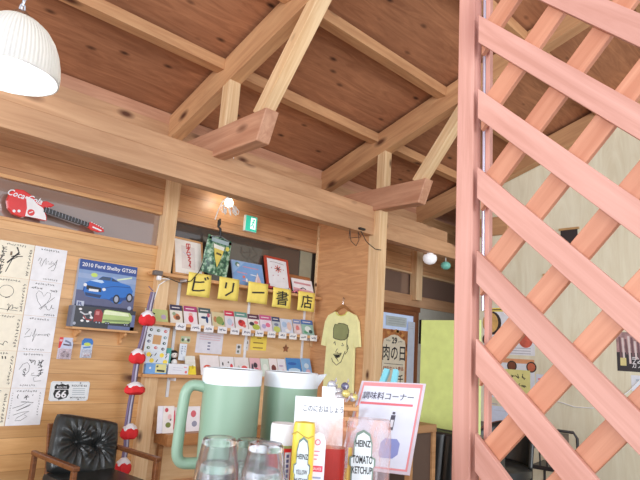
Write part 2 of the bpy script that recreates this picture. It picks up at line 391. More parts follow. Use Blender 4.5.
# ---- trusses
def zr(v): return 3.137+.3175*(4.555-v)     # underside of the rafters
LBL = {0: 'roof truss nearest the hanging lamp, first from the left', 1: 'roof truss whose tie beam ends above the exit sign',
       2: 'roof truss whose tie beam rests over the pillar', 3: 'roof truss against the pale plywood gable, behind the lattice'}
for i, u in enumerate((.26, 2.34, 4.36, 6.25)):
    if i == 0: continue
    T = thing('roof_truss', LBL[i], 'truss', (u, 3.2, 2.76), group='roof trusses')
    def lo(v, z): return (0, v-3.2, z-2.76)
    va, vb = 4.80, -1.0; hh = .24
    timber('rafter', lo(va, zr(va)+hh/2), lo(vb, zr(vb)+hh/2), .12, hh, WD['rafter'], T)
    if i < 3:
        timber('tie_beam', lo(4.62, 2.885), lo(3.10, 2.885), .125, .24, WD['red'], T, endcut=.09, bevel=.008)
        timber('king_post', lo(3.70, 3.0), lo(3.70, zr(3.70)+.01), .108, .108, WD['pale'], T)
        timber('brace', lo(3.235, 2.99), lo(2.60, 3.80), .115, .105, WD['pale'], T)
# purlins, one run each between the trusses
for j, v in enumerate((3.80, 2.94, 2.10, 1.27, .4)):
    for q, (u0, u1) in enumerate(((-1.6, 2.28), (2.40, 4.30), (4.42, 6.19))):
        if j > 2 and q == 0: continue
        zz = zroof(v)
        o = timber('purlin', (u0, v, zz-.072), (u1, v, zz-.072), .105, .10, WD['rafter'])
        tag(o, '%s purlin up from the eaves, in the %s roof bay' % (['lowest', 'second', 'third', 'fourth', 'fifth'][j], ['left', 'middle', 'right'][q]), 'purlin', 'roof purlins')
# ================================================================== LEFT WALL
def wloc(px, py, v=DW):
    p = at(px, py, 'y', v); return p
def scribble(b, seed, x0, z0, w, h, n, mat, lw=.0022, y=-.0026):
    r = random.Random(seed); pts = []
    x, z = x0, z0
    for i in range(n*8+1):
        t = i/(n*8)
        pts.append((x0+w*t+.10*w*math.sin(2*PI*n*t*1.0+r.random()*.6), z0+h*.5*math.sin(2*PI*n*t+seed)*(.5+.5*math.sin(seed+t*5))))
    b.line(pts, lw, mat, y)
def tinyrow(b, seed, x, z, n, step, mat, vertical=False, s=.008, y=-.0026):
    r = random.Random(seed)
    for k in range(n):
        cx_, cz_ = (x, z-k*step) if vertical else (x+k*step, z)
        for q in range(3):
            a = r.random()*PI; dx, dz = s*.55*math.cos(a), s*.55*math.sin(a)
            ox, oz = (r.random()-.5)*s*.6, (r.random()-.5)*s*.6
            b.line([(cx_+ox-dx, cz_+oz-dz), (cx_+ox+dx, cz_+oz+dz)], s*.16, mat, y)
SG = [('a flowing cursive autograph', 1), ('a drawn heart and strokes', 2), ('a short thin autograph', 3),
      ('a round doodle and dark characters', 4), ('tall strokes ending in a loop', 5)]
SGL = ['thick slanting brush characters', 'a drawn circle', 'bold curls', 'a large sweeping loop', 'a few faint strokes']
PLACE = ['top', 'second', 'third', 'fourth', 'bottom']
ztop = 1.922
for row in range(5):
    for col in range(2):
        u0 = (1.306, 1.056)[col]; zt = ztop-row*.2722
        lab = 'white autograph board with %s, %s of its column' % (SG[row][0], PLACE[row]) if col == 0 else \
              'cream autograph board with %s, %s of its column' % (SGL[row], PLACE[row])
        t = thing('autograph_board', lab, 'autograph board', (u0+.123, DW-.001, zt-.136), group='autograph boards on the wall')
        b = MB(); b.box(-.1225, .1225, -.003, 0, -.1353, .1353, WHITE if col == 0 else CREAM); b.build('card', t)
        b = MB(); y = -.0035; g = INK
        tinyrow(b, row*7+col, -.07, .115, 8, .018, g, y=y, s=.013)
        if col == 0:
            if row == 0:
                b.line([(-.085, .02), (-.075, .045), (-.06, .04), (-.07, .0), (-.055, -.02), (-.04, .03), (-.03, .05), (-.025, .0), (-.01, .03), (0, .0), (.02, .035), (.012, .0), (.03, .02), (.05, .0)], .003, g, y)
                b.line([(.0, -.03), (.03, .0), (.05, .03), (.055, .05), (.05, -.01), (.04, -.04), (.02, -.045)], .003, g, y); tinyrow(b, 9, -.02, -.115, 7, .016, g, y=y, s=.011)
            if row == 1:
                b.line([(.0, -.07), (-.04, -.02), (-.06, .03), (-.045, .06), (-.02, .05), (.0, .02), (.02, .055), (.045, .05), (.05, .02), (.03, -.03), (-.01, -.085)], .0026, g, y)
                b.line([(-.02, -.08), (.03, -.03), (.08, .02)], .003, g, y); scribble(b, 5, .01, -.06, .08, .05, 2, g, .003, y); tinyrow(b, 4, .03, -.12, 5, .016, g, y=y, s=.013); tinyrow(b, 14, -.09, .08, 4, .02, g, y=y, s=.016); tinyrow(b, 15, .05, .07, 3, .02, g, y=y, s=.016)
            if row == 2:
                b.line([(-.09, -.01), (-.06, .035), (-.085, .035)], .003, g, y); b.line([(-.095, -.03), (-.05, -.02), (-.045, .01), (-.035, -.02), (-.02, .04), (-.03, -.06), (-.01, .0), (.0, -.015)], .003, g, y)
                scribble(b, 3, 0, -.005, .09, .025, 4, g, .003, y); tinyrow(b, 5, -.08, -.118, 8, .02, g, y=y, s=.011)
            if row == 3:
                b.line([(-.075, .03), (-.09, .0), (-.07, .04), (-.04, .055), (-.02, .03), (-.02, -.01), (-.05, -.05), (-.06, -.03)], .003, g, y)
                tinyrow(b, 6, -.05, .0, 3, .02, g, True, .02, y); tinyrow(b, 8, -.01, .07, 1, .02, g, True, .03, y)
                b.line([(.015, .07), (.015, .04)], .005, g, y); b.line([(.04, .075), (.05, .05), (.035, .035)], .005, g, y); tinyrow(b, 12, .06, .06, 4, .03, g, True, .03, y)
                b.line([(.0, -.03), (.02, -.02), (.0, -.04), (.05, -.045), (.02, -.06), (.03, -.085), (.08, -.08)], .003, g, y); tinyrow(b, 7, -.06, -.115, 7, .016, g, y=y, s=.011)
            if row == 4:
                b.line([(-.065, .09), (-.07, .07), (-.062, .06)], .005, g, y); tinyrow(b, 3, -.01, .075, 1, .02, g, True, .03, y); b.line([(.04, .09), (.035, .08)], .004, g, y)
                b.line([(-.09, -.01), (-.03, .01), (.02, .04), (-.04, .035), (.05, .03), (.0, .0), (-.06, -.03), (.02, .005), (.03, .015)], .0035, g, y)
                b.line([(-.08, -.06), (-.02, -.04), (.03, -.035), (.0, -.05), (-.05, -.08), (-.06, -.1), (-.02, -.1), (.02, -.07), (.0, -.06)], .003, g, y)
                tinyrow(b, 6, .09, .1, 9, .02, g, True, .01, y); tinyrow(b, 16, -.105, .1, 11, .018, g, True, .008, y)
        else:
            r = random.Random(row)
            tinyrow(b, row+3, .10, .09, 9, .024, g, True, .017, y)
            if row == 0:
                b.line([(.0, .1), (.02, .06), (-.05, -.03)], .011, g, y); b.line([(.02, .03), (-.02, .0), (-.05, -.1)], .006, g, y); b.line([(.03, .05), (-.03, .02), (.02, .03), (.05, .035)], .006, g, y); tinyrow(b, 2, -.09, .08, 8, .028, g, True, .03, y); b.rect(-.04, .03, -.025, .06, M((120, 100, 80)), y)
            elif row == 1:
                b.ring(-.02, .03, .05, .003, g, y, .045); b.line([(-.02, -.02), (.01, -.01)], .006, g, y); scribble(b, 7, .0, -.09, .08, .06, 3, g, .004, y); b.disk(-.1, .04, .014, RED, y); b.line([(-.12, -.1), (.08, -.11)], .003, g, y)
            elif row == 2:
                b.line([(-.11, .04), (-.06, .06)], .004, g, y); b.line([(-.1, .0), (-.05, .0), (-.06, -.05), (-.1, -.06)], .005, g, y); scribble(b, 9, -.05, -.09, .1, .05, 2, g, .004, y)
            elif row == 3:
                b.line([(-.1, .03), (-.05, .04), (-.02, .0), (-.06, -.05), (-.12, -.06)], .003, g, y); b.line([(-.04, -.06), (.03, -.04)], .003, g, y); b.line([(.03, .095), (.035, .075)], .008, g, y); b.line([(.05, .095), (.055, .075)], .008, g, y)
            else:
                scribble(b, 4, -.1, .03, .12, .08, 3, g, .003, y)
        b.build('signature', t)

# ---- model kit boxes on the bracket shelf
p0, p1 = wloc(68, 325, DW-.02), wloc(138, 331, DW-.02)
zs = 1.318
t = thing('bracket_shelf', 'small wooden shelf on two brackets under the model kit boxes', 'shelf', (1.62, DW, zs))
timber('board', (0.01, -.075, -.009), (.56, -.075, -.009), .15, .018, WD['shelf'], t, bevel=.002)
for x in (.09, .47):
    b = MB(); b.prism([(-.008, -.018), (.008, -.018), (.008, -.02)], 0, 0.001, WD['shelf']); b = MB()
    prof = [(0, 0), (0, -.10), (-.02, -.103), (-.03, -.088), (-.035, -.06), (-.06, -.05), (-.10, -.03), (-.11, -.018), (-.11, 0)]
    n = len(prof); vs = [(x-.009, q[0], q[1]-.018) for q in prof]+[(x+.009, q[0], q[1]-.018) for q in prof]
    b.add(vs, [tuple(range(n)), tuple(range(2*n-1, n-1, -1))]+[(i, i+n, (i+1) % n+n, (i+1) % n) for i in range(n)], WD['shelf']); b.build('bracket', t)
# car kit box
BL = M((40, 112, 196), .4); BL2 = M((24, 70, 140), .4); NV = M((70, 92, 142), .45); SKY = M((132, 158, 200), .5); GREY = M((168, 174, 190), .5); DK = M((32, 34, 44), .4)
t = thing('model_kit_box', 'large blue model kit box with a blue sports car picture', 'model kit box', (1.655, DW-.055, zs+.001), rot=(-.05, 0, 0))
b = MB(); b.box(0, .50, 0, .045, 0, .555, NV); b.box(-.004, 0, 0, .045, 0, .555, GREY); b.build('carton', t)
b = MB(); y = -.001
b.rect(0, .18, .50, .555, SKY, y); b.rect(0, .18, .50, .30, M((96, 100, 132), .5), y-.0003); b.rect(0, .47, .50, .555, M((58, 84, 150), .5), y-.0003); b.rect(0, 0, .5, .185, M((44, 50, 76), .45), y-.0003)
b.rect(0, .40, .5, .44, M((150, 170, 206), .5), y-.0003)
b.line([(.33, .42), (.46, .455)], .012, M((214, 232, 190), .5), y-.0005)
b.text('2010 Ford Shelby GT500', .255, .508, .043, WHITE, y-.001, w=.47, bold=.02)
b.disk(.13, .435, .028, M((196, 220, 110), .5), y-.0008, .018)
car = [(.055, .30), (.06, .36), (.10, .385), (.16, .40), (.20, .435), (.28, .435), (.36, .40), (.45, .385), (.48, .34), (.47, .27), (.40, .25), (.38, .22), (.32, .22), (.28, .245), (.16, .245), (.08, .255)]
b.poly(car, BL, y-.001)
b.poly([(.21, .25), (.28, .248), (.3, .27), (.4, .275), (.47, .3), (.47, .27), (.4, .25), (.38, .235), (.3, .235), (.26, .245)], BL2, y-.0012); b.line([(.215, .335), (.3, .36), (.45, .37)], .006, BL2, y-.0012); b.line([(.06, .33), (.055, .29)], .01, BL2, y-.0012)
b.poly([(.165, .402), (.2, .432), (.275, .432), (.27, .405)], M((60, 80, 110), .3), y-.0013)
b.poly([(.10, .385), (.15, .40), (.20, .40), (.22, .385), (.2, .375)], M((190, 214, 240), .4), y-.0013)
b.poly([(.285, .43), (.35, .402), (.28, .403)], M((50, 66, 96), .3), y-.0013)
b.poly([(.075, .345), (.2, .335), (.205, .30), (.08, .31)], DK, y-.0013); b.poly([(.07, .285), (.21, .275), (.2, .25), (.08, .258)], M((30, 54, 100), .3), y-.0013)
b.rect(.10, .298, .18, .318, WHITE, y-.0016)
b.disk(.065, .345, .014, WHITE, y-.0016); b.disk(.225, .325, .016, WHITE, y-.0016, .013)
for x, z in ((.34, .255), (.455, .28)): b.disk(x, z, .030, DK, y-.0016, .04); b.disk(x, z, .018, GREY, y-.0019, .026)
b.line([(.1, .14), (.22, .132)], .006, WHITE, y-.0009); b.line([(.24, .131), (.32, .128)], .006, WHITE, y-.0009); b.line([(.34, .127), (.44, .125)], .006, WHITE, y-.0009)
b.rect(.015, .165, .075, .21, M((190, 196, 214), .5), y-.0009); b.text('R', .045, .187, .03, M((90, 100, 140)), y-.0012, w=.04, bold=.03); b.disk(.465, .19, .018, M((170, 180, 206), .5), y-.0012)
b.build('printed_front', t)
# truck kit box
t = thing('model_kit_box', 'long black model box with a red cab and shiny tanker truck', 'model kit box', (1.612, DW-.145, zs+.001))
b = MB(); b.box(0, .525, 0, .085, 0, .165, M((52, 56, 66), .4)); b.box(-.002, .0, 0, .085, 0, .165, M((92, 98, 118), .4)); b.build('carton', t)
b = MB(); y = -.001
b.rect(0, 0, .525, .165, M((46, 48, 56), .35), y); b.rect(0, 0, .02, .165, M((120, 124, 140), .4), y-.0004); b.rect(.30, 0, .525, .03, M((96, 108, 150), .4), y-.0003); b.rect(.49, 0, .525, .13, M((100, 112, 156), .4), y-.0003)
b.disk(.028, .025, .012, GREY, y-.0006)
b.poly([(.175, .05), (.175, .135), (.19, .15), (.225, .15), (.245, .12), (.245, .05)], M((150, 36, 40), .3), y-.0008); b.rect(.185, .105, .215, .135, M((200, 120, 120), .3), y-.001)
b.poly([(.245, .045), (.25, .145), (.27, .155), (.47, .145), (.495, .12), (.495, .075), (.47, .055)], M((176, 200, 128), .25), y-.0008)
b.poly([(.25, .115), (.26, .15), (.46, .14), (.47, .115)], M((226, 236, 196), .25), y-.001); b.poly([(.25, .06), (.25, .075), (.49, .082), (.48, .065)], M((122, 146, 92), .3), y-.001)
for x, z in ((.06, .14), (.085, .05), (.10, .075), (.13, .05), (.14, .12), (.155, .08)): b.disk(x, z, .013, WHITE, y-.0008, .009)
b.line([(.06, .12), (.1, .1), (.14, .11), (.165, .07)], .012, M((190, 190, 196), .3), y-.0007); b.line([(.09, .09), (.12, .06), (.16, .06)], .01, M((150, 44, 44), .4), y-.001)
for x in (.20, .225, .28, .30, .44, .46): b.disk(x, .045, .012, DK, y-.001); b.disk(x, .045, .006, GREY, y-.0013)
b.build('printed_front', t)
# two toy cars in blister packs hung on the planks
t = thing('toy_blister_pack', 'red and white blister pack with a dark toy car, hung on the planks', 'toy pack', (1.652, DW-.001, 1.144))
b = MB(); b.box(-.055, .055, -.004, 0, -.085, .085, M((206, 200, 212), .5)); b.rect(-.055, .0, -.025, .085, RED, -.0045); b.poly([(-.02, .085), (.055, .085), (.055, .0), (-.04, .0)], M((196, 204, 226), .5), -.0046)
b.text('HW', -.04, .06, .02, WHITE, -.005, w=.022, bold=.02); b.line([(-.01, .06), (.03, .045), (.04, .02)], .014, M((120, 126, 150)), -.005); b.line([(-.02, .03), (.03, .025)], .012, M((90, 70, 80)), -.0052); b.build('backing_card', t)
b = MB(); b.box(-.048, .048, -.03, -.006, -.082, -.005, clear_plastic('blister_plastic', (226, 206, 214), .38, .1)); b.build('blister', t, bevel=.006)
b = MB(); b.box(-.03, .03, -.024, -.008, -.068, -.04, M((70, 62, 72), .3)); b.box(-.018, .014, -.022, -.009, -.042, -.022, M((60, 56, 70), .2)); b.build('toy_car', t, bevel=.005)
t = thing('toy_blister_pack', 'smaller round-topped blue blister pack with a white toy car', 'toy pack', (1.822, DW-.001, 1.155))
pts = [(-.046, -.08), (.046, -.08), (.046, .055), (.03, .078), (-.03, .078), (-.046, .055)]
b = MB(); b.prism(pts, -.004, 0, M((196, 208, 226), .5)); b.poly([(-.046, .02), (.046, .03), (.046, .055), (.03, .078), (-.03, .078), (-.046, .055)], M((52, 120, 196), .4), -.0046); b.disk(0, .03, .028, M((196, 214, 90), .4), -.005, .014); b.line([(-.03, .0), (.03, .01)], .012, M((90, 130, 190)), -.005); b.build('backing_card', t)
b = MB(); b.box(-.04, .04, -.03, -.006, -.076, -.012, clear_plastic('blister_plastic_blue', (214, 214, 226), .38, .1)); b.build('blister', t, bevel=.006)
b = MB(); b.box(-.028, .028, -.022, -.008, -.06, -.036, M((226, 226, 230), .3)); b.box(-.02, .02, -.0225, -.008, -.062, -.05, M((190, 90, 80), .3)); b.build('toy_car', t, bevel=.004)
# licence plate
pa, pb, pc = wloc(49.5, 381), wloc(91, 383), wloc(88, 402)
t = thing('number_plate', 'white metal souvenir number plate with a black route 66 shield', 'number plate', ((1.585+1.892)/2, DW-.001, .811))
b = MB(); b.prism([(-.153+.012*(1-math.cos(a)) if k < 0 else x, z) for k, a, x, z in [(0, 0, x, z) for x, z in [(-.153, -.064), (-.141, -.076), (.141, -.076), (.153, -.064), (.153, .064), (.141, .076), (-.141, .076), (-.153, .064)]]], -.003, 0, M((226, 230, 232), .3)); b.build('plate', t, bevel=.001)
b = MB(); y = -.0035
b.line([(-.145, -.068), (.145, -.068), (.145, .068), (-.145, .068), (-.145, -.068)], .003, M((196, 204, 210), .4), y)
sh = [(-.045, .055), (-.025, .048), (0, .058), (.025, .048), (.045, .055), (.058, .035), (.052, .01), (.06, -.02), (.045, -.05), (0, -.064), (-.045, -.05), (-.06, -.02), (-.052, .01), (-.058, .035)]
b.poly([(x-.065, z) for x, z in sh], BLACK, y-.0003); b.rect(-.118, .012, -.012, .016, WHITE, y-.0008)
b.text('ROUTE', -.065, .029, .015, WHITE, y-.0008, w=.075, bold=.01); b.text('66', -.065, -.022, .058, WHITE, y-.0008, w=.085, bold=.03)
b.text('ROUTE 66', .07, .043, .015, INK, y-.0005, w=.12, bold=.015); b.text('MOTHER ROAD', .07, -.05, .012, INK, y-.0005, w=.12, bold=.01)
for k in range(4): b.line([(.02, .02-k*.015), (.12, .02-k*.015)], .006, M((176, 184, 190)), y-.0005)
for x in (-.075, .075):
    for z in (-.064, .064): b.disk(x, z, .006, M((110, 110, 112)), y-.0006)
b.build('lettering', t)

# ---- toy guitar sign lying against the glass
gz = DW-.075
def gp(px, py): p = at(px, py, 'y', gz); return (p.x-1.02, p.z-2.11)
RD = M((214, 36, 34), .3, coat=.4)
t = thing('guitar_wall_sign', 'red and white electric guitar leaning on the clerestory sill', 'guitar', (1.02, gz, 2.11))
body = [(10, 192), (16, 189), (24, 190), (33, 196), (38, 202), (47, 201), (55, 205), (52, 207), (44, 208), (47, 216), (47, 221), (42, 220), (30, 216), (22, 217), (13, 214), (8, 208), (7, 200)]
b = MB(); b.prism([gp(*q) for q in body], 0, .045, RD); b.build('body', t, bevel=.006)
b = MB(); b.poly([gp(*q) for q in [(26, 196), (33, 199), (37, 204), (43, 208), (46, 217), (46, 220.5), (36, 218), (25, 216), (27, 208)]], M((232, 228, 228), .3), -.001); b.build('pickguard', t)
b = MB(); b.text('Coca-Cola', *[(gp(12, 197)[0]+gp(38, 201)[0])/2, (gp(20, 194.5)[1]+gp(26, 198)[1])/2], .05, WHITE, -.002, w=.25, shear=.35, bold=.015, rot=-.10)
b.disk(*gp(31, 212.5), .026, RD, -.0018); b.line([gp(29, 213), gp(33, 211.5)], .007, WHITE, -.0022); b.disk(*gp(14, 211), .011, WHITE, -.0015); b.disk(*gp(19, 211), .011, WHITE, -.0015); b.build('badge_print', t)
b = MB(); q0, q1, q2, q3 = gp(44.5, 207), gp(89, 223), gp(88, 227), gp(43.5, 212); b.prism([q0, q1, q2, q3], -.012, .012, M((46, 44, 46), .4)); b.build('neck', t, bevel=.002)
b = MB()
for k in range(14):
    f = k/14+.03; b.line([(q0[0]+(q1[0]-q0[0])*f, q0[1]+(q1[1]-q0[1])*f), (q3[0]+(q2[0]-q3[0])*f, q3[1]+(q2[1]-q3[1])*f)], .003, M((150, 150, 156), .3, .6), -.0125)
b.build('frets', t)
b = MB(); b.prism([gp(*q) for q in [(88, 223), (90, 222), (97, 225), (103, 229), (104, 232), (98, 232.5), (91, 230), (87.5, 227)]], -.01, .012, RD); b.line([gp(92, 227), gp(101, 231)], .012, WHITE, -.011)
b.build('headstock', t, bevel=.003)
b = MB()
for k in range(6): b.ball((gp(91.5+k*2.2, 223+k*1.15)[0], -.006, gp(91.5+k*2.2, 223+k*1.15)[1]+.004), .006, WHITE, 8, 5)
b.build('tuning_pegs', t)

# ---- hanging garland of red and white pouches on a braided cord
VG = DW-.17
gpth = [(153, 292), (150, 305), (147, 320), (143, 337), (138, 355), (135, 372), (133, 388), (130, 405), (127, 425), (126, 445), (122, 470)]
o0 = at(153, 292, 'y', VG)
t = thing('pouch_garland', 'hanging garland of red and white cloth pouches on a braided purple cord', 'garland', tuple(o0))
PUR = M((124, 108, 138), .8); LAV = M((190, 186, 206), .8); RC = M((222, 40, 46), .75); WC = M((236, 232, 236), .8)
def gl(px, py): return at(px, py, 'y', VG)-o0
for off, mt, rr in ((-.012, PUR, .011), (.008, LAV, .009), (.022, M((96, 84, 104), .8), .006)):
    b = MB(); b.tube([gl(*q)+Vector((off, .004*math.sin(i*2+off*90), 0)) for i, q in enumerate(gpth)], rr, mt, 7); b.build('cord', t, smooth=True)
b = MB(); b.tube([gl(153, 291), gl(152, 286)+Vector((0, .06, 0))], .004, PUR, 6); b.build('hook_loop', t)
for i, (px, py, w, h, flip) in enumerate(((147, 318, .085, .105, 0), (137, 356, .082, .10, 0), (134.5, 388, .10, .085, 1), (129, 431, .085, .10, 0), (122.5, 466, .08, .11, 0))):
    c = gl(px, py); w *= 1.35; h *= 1.2; b = MB(); nn = 18; vs = []
    prof = [(.02, -.5), (.72, -.47), (1.0, -.3), (1.0, -.02), (.9, .12), (.8, .2)]
    for r_, z_ in prof:
        for k in range(nn):
            a = 2*PI*k/nn; w_ = 1+.10*math.cos(6*a)*(1 if z_ < .1 else .4)
            vs.append((c.x+w*.62*r_*w_*math.cos(a), c.y-.01+w*.45*r_*w_*math.sin(a), c.z+h*(z_+.05*math.sin(3*a))))
    b.add(vs, [(m_*nn+k, m_*nn+(k+1) % nn, (m_+1)*nn+(k+1) % nn, (m_+1)*nn+k) for m_ in range(len(prof)-1) for k in range(nn)], RC); pp = b.build('pouch', t, smooth=True)
    b = MB(); vs = []
    for r_, z_ in ((.86, .1), (.82, .22), (.55, .38), (.3, .5), (.2, .52)):
        for k in range(nn):
            a = 2*PI*k/nn; w_ = 1+.08*math.cos(5*a)
            vs.append((c.x+w*.62*r_*w_*math.cos(a), c.y-.01+w*.45*r_*w_*math.sin(a), c.z+h*(z_+(.05*math.sin(3*a) if z_ < .3 else 0))))
    b.add(vs, [(m_*nn+k, m_*nn+(k+1) % nn, (m_+1)*nn+(k+1) % nn, (m_+1)*nn+k) for m_ in range(4) for k in range(nn)], WC); b.build('white_top', pp, smooth=True)

# ---- leather armchair
t = thing('armchair', 'low black tufted leather armchair with wooden arms below the number plate', 'armchair', (1.73, 3.97, 0), rot=(0, 0, .10)); t.scale = (.80, .87, .89)
b = MB(); b.box(-.30, .30, -.36, .30, .21, .35, LEATHER); b.build('seat_cushion', t, bevel=.035)
# back cushion with two deep buttons
btn = ((-.10, .27), (.115, .262))
def back_pt(fu, fv, front):
    x = -.335+.66*fu; z = .02+.46*fv
    ed = min(1, min(fu, 1-fu)/.10, min(fv, 1-fv)/.10); ed = math.sqrt(max(0, 1-(1-ed)**2))
    th = .075*ed
    if front:
        for bx, bz in btn:
            d = math.hypot(x-bx, z-bz); a = math.atan2(z-bz, x-bx)
            th -= .055*math.exp(-(d/.055)**2)
            th += .010*math.cos(13*a+bx*20)*math.exp(-((d-.10)/.075)**2)*(1 if d > .02 else 0)
        if btn[0][0] < x < btn[1][0]: th -= .03*math.exp(-((z-.266)/.02)**2)
    p_, q_ = 2*fu-1, 2*fv-1
    x *= 1-.07*abs(q_)**5; z = .25+(z-.25)*(1-.06*abs(p_)**5)
    return (x*(1-.04*fv), -th if front else th*.5, z)
b = MB(); b.grid(64, 52, lambda a, c: back_pt(a, c, True), LEATHER); b.grid(16, 14, lambda a, c: back_pt(1-a, c, False), LEATHER)
bk = b.build('back_cushion', t, smooth=True); bk.location = (0, .20, .285); bk.rotation_euler = (-.30, .17, 0)
b = MB()
for bx, bz in btn: b.ball((bx, -.026, bz), (.011, .006, .011), M((70, 72, 74), .25), 10, 6)
b.build('button', bk, smooth=True)
for sx in (-1, 1):
    x = sx*.37
    b = MB(); b.box(x-.02, x+.02, -.36, -.318, 0, .476, WD['arm']); b.build('front_leg', t, bevel=.008)
    b = MB(); b.box(x-.02, x+.02, .30, .342, 0, .474, WD['arm']); b.build('rear_leg', t, bevel=.008)
    b = MB(); b.add([(x-.03, -.37, .475), (x+.03, -.37, .475), (x+.028, .10, .475), (x+.02, .36, .475), (x-.02, .36, .475), (x-.028, .10, .475),
                     (x-.03, -.37, .508), (x+.03, -.37, .508), (x+.028, .10, .508), (x+.02, .36, .508), (x-.02, .36, .508), (x-.028, .10, .508)],
                    [(5, 4, 3, 2), (5, 2, 1, 0), (6, 7, 8, 11), (11, 8, 9, 10), (0, 1, 7, 6), (1, 2, 8, 7), (2, 3, 9, 8), (3, 4, 10, 9), (4, 5, 11, 10), (5, 0, 6, 11)], WD['arm']); b.build('armrest', t, bevel=.008)
for y_, z_ in ((-.34, .20), (.31, .20)):
    timber('rail', (-.36, y_, z_), (.36, y_, z_), .03, .05, WD['arm'], t)
b = MB(); b.add([(-.29, .23, .28), (.29, .23, .28), (.275, .36, .70), (-.275, .36, .70), (-.29, .26, .28), (.29, .26, .28), (.275, .385, .70), (-.275, .385, .70)], [(0, 1, 2, 3), (7, 6, 5, 4), (0, 4, 5, 1), (1, 5, 6, 2), (2, 6, 7, 3), (3, 7, 4, 0)], WD['arm']); b.build('back_frame', t, bevel=.006)

# ================================================================== PICTURE BOOK SHELVES
VS = 4.50
for i, (x0, x1, z, nm) in enumerate(((2.262, 4.318, 1.853, 'top wooden shelf with leaning framed pictures and yellow sheets on its edge'),
                                    (2.295, 4.318, 1.417, 'middle narrow shelf holding one row of small picture booklets'),
                                    (2.270, 4.318, .967, 'lowest narrow bookshelf behind the green water pitchers'))):
    w_ = DW-.035-VS if i else .13
    o = timber('bookshelf_board', (x0, VS+w_/2+(.0 if i else .0), z-.014), (x1, VS+w_/2, z-.014), w_, .028, WD['shelf'], bevel=.003)
    tag(o, nm, 'shelf', 'bookshelf boards')
for i, u in enumerate((2.60, 3.42, 4.20)):
    t = thing('shelf_standard', ['white slotted shelf rail at the left of the book corner', 'white slotted shelf rail in the middle of the book corner', 'white slotted shelf rail at the right of the book corner'][i], 'shelf rail', (u, DW-.001, 1.3))
    b = MB(); b.box(-.014, .014, -.012, 0, -.54, .50, M((228, 230, 236), .35)); b.build('rail', t, bevel=.002)
    for z in (1.825, 1.389, .939):
        b = MB(); b.box(-.006, .006, -.12, -.012, z-1.3-.03, z-1.3-.001, M((228, 230, 236), .35)); b.build('bracket', t)
# yellow sheets with the shop corner's name
for ch, px, py, w, h, nm in (('ビ', 199, 285, .245, .215, 'yellow paper sheet with the black character BI, first of the five'), ('リ', 228.5, 289, .235, .215, 'yellow paper sheet with the black character RI, second of the five'),
                             ('ー', 257.5, 293, .255, .21, 'yellow paper sheet with one long black dash, middle of the five'), ('書', 281.5, 298, .25, .205, 'yellow paper sheet with the black character for writing, fourth of the five'),
                             ('店', 306, 301.5, .25, .21, 'yellow paper sheet with the black character for shop, last of the five')):
    p = at(px, py, 'y', VS-.004)
    t = thing('yellow_sheet', nm, 'sign', (p.x, VS-.003, p.z), group='yellow lettered sheets on the top shelf')
    b = MB(); b.grid(6, 6, lambda a, c: ((a-.5)*w, -.004-.008*math.sin(PI*(1-c))*(.6+.4*math.sin(a*3)), (c-.5)*h), M((248, 226, 112), .7)); b.build('sheet', t, smooth=True, solid=.0006)
    b = MB(); yb = -.0155
    if ch == 'ビ':
        for pts in ([(-.045, .07), (-.05, .0), (-.055, -.06)], [(-.045, .02), (.0, .025), (.035, .035)], [(-.055, -.06), (.0, -.055), (.045, -.04)], [(.035, .075), (.045, .05)], [(.055, .085), (.066, .062)]): b.line(pts, .013, INK, yb)
    elif ch == 'リ':
        for pts in ([(-.03, .06), (-.035, .0)], [(.035, .065), (.03, -.02), (-.03, -.07)]): b.line(pts, .015, INK, yb)
    elif ch == 'ー': b.line([(-.06, -.005), (.06, .012)], .016, INK, yb)
    else: b.text(ch, 0, -.002, .15, INK, yb, w=.125, bold=.012)
    b.v = [(x*1.3, y_, z) for x, y_, z in b.v]; b.build('brushed_character', t)
# framed things leaning on the top shelf
def leaning(name, label, cat, px, py, w, h, fr, frc, artf, depth=.02, lean=-.30, roll=0, v=None, mat_w=0.0, dv=.055):
    p = at(px, py, 'y', VS+dv)
    t = thing(name, label, cat, (p.x, VS+dv, 1.854+depth*abs(math.sin(lean))), rot=(lean, roll, 0))
    if fr:
        b = MB(); b.box(-w/2, w/2, 0, depth, 0, h, frc); b.box(-w/2, -w/2+fr, -.006, 0, 0, h, frc); b.box(w/2-fr, w/2, -.006, 0, 0, h, frc); b.box(-w/2+fr, w/2-fr, -.006, 0, 0, fr, frc); b.box(-w/2+fr, w/2-fr, -.006, 0, h-fr, h, frc); b.build('frame', t, bevel=.002)
    else:
        b = MB(); b.box(-w/2, w/2, 0, depth, 0, h, frc); b.build('board', t)
    b = MB(); artf(b, w, h); b.build('picture', t)
    return t
def art1(b, w, h):
    b.rect(-w/2+.02, .02, w/2-.02, h-.02, M((240, 234, 226), .5), -.001); b.rect(-.075, .07, .07, h-.08, M((224, 212, 206), .5), -.002)
    rr = M((196, 60, 56), .6)
    for pts in ([(-.02, .33), (.02, .335), (.02, .30), (-.02, .295), (-.02, .33)], [(.0, .33), (.0, .27), (-.015, .25)], [(-.025, .28), (.02, .285)], [(-.02, .24), (.015, .25), (.02, .22), (-.01, .21), (-.02, .24)], [(.0, .21), (.015, .18), (-.005, .16)], [(-.01, .19), (.025, .19)], [(.0, .16), (.02, .14), (.0, .10)], [(.02, .16), (.01, .12), (.02, .09)]): b.line(pts, .011, rr, -.003)
    b.line([(-.06, .24), (-.03, .22), (.04, .23)], .006, M((190, 190, 210)), -.0026)
leaning('framed_print', 'wood framed white print with red brushed characters, far left of the top shelf', 'framed picture', 190, 268, .325, .385, .016, WD['shelf'], art1, roll=.02)
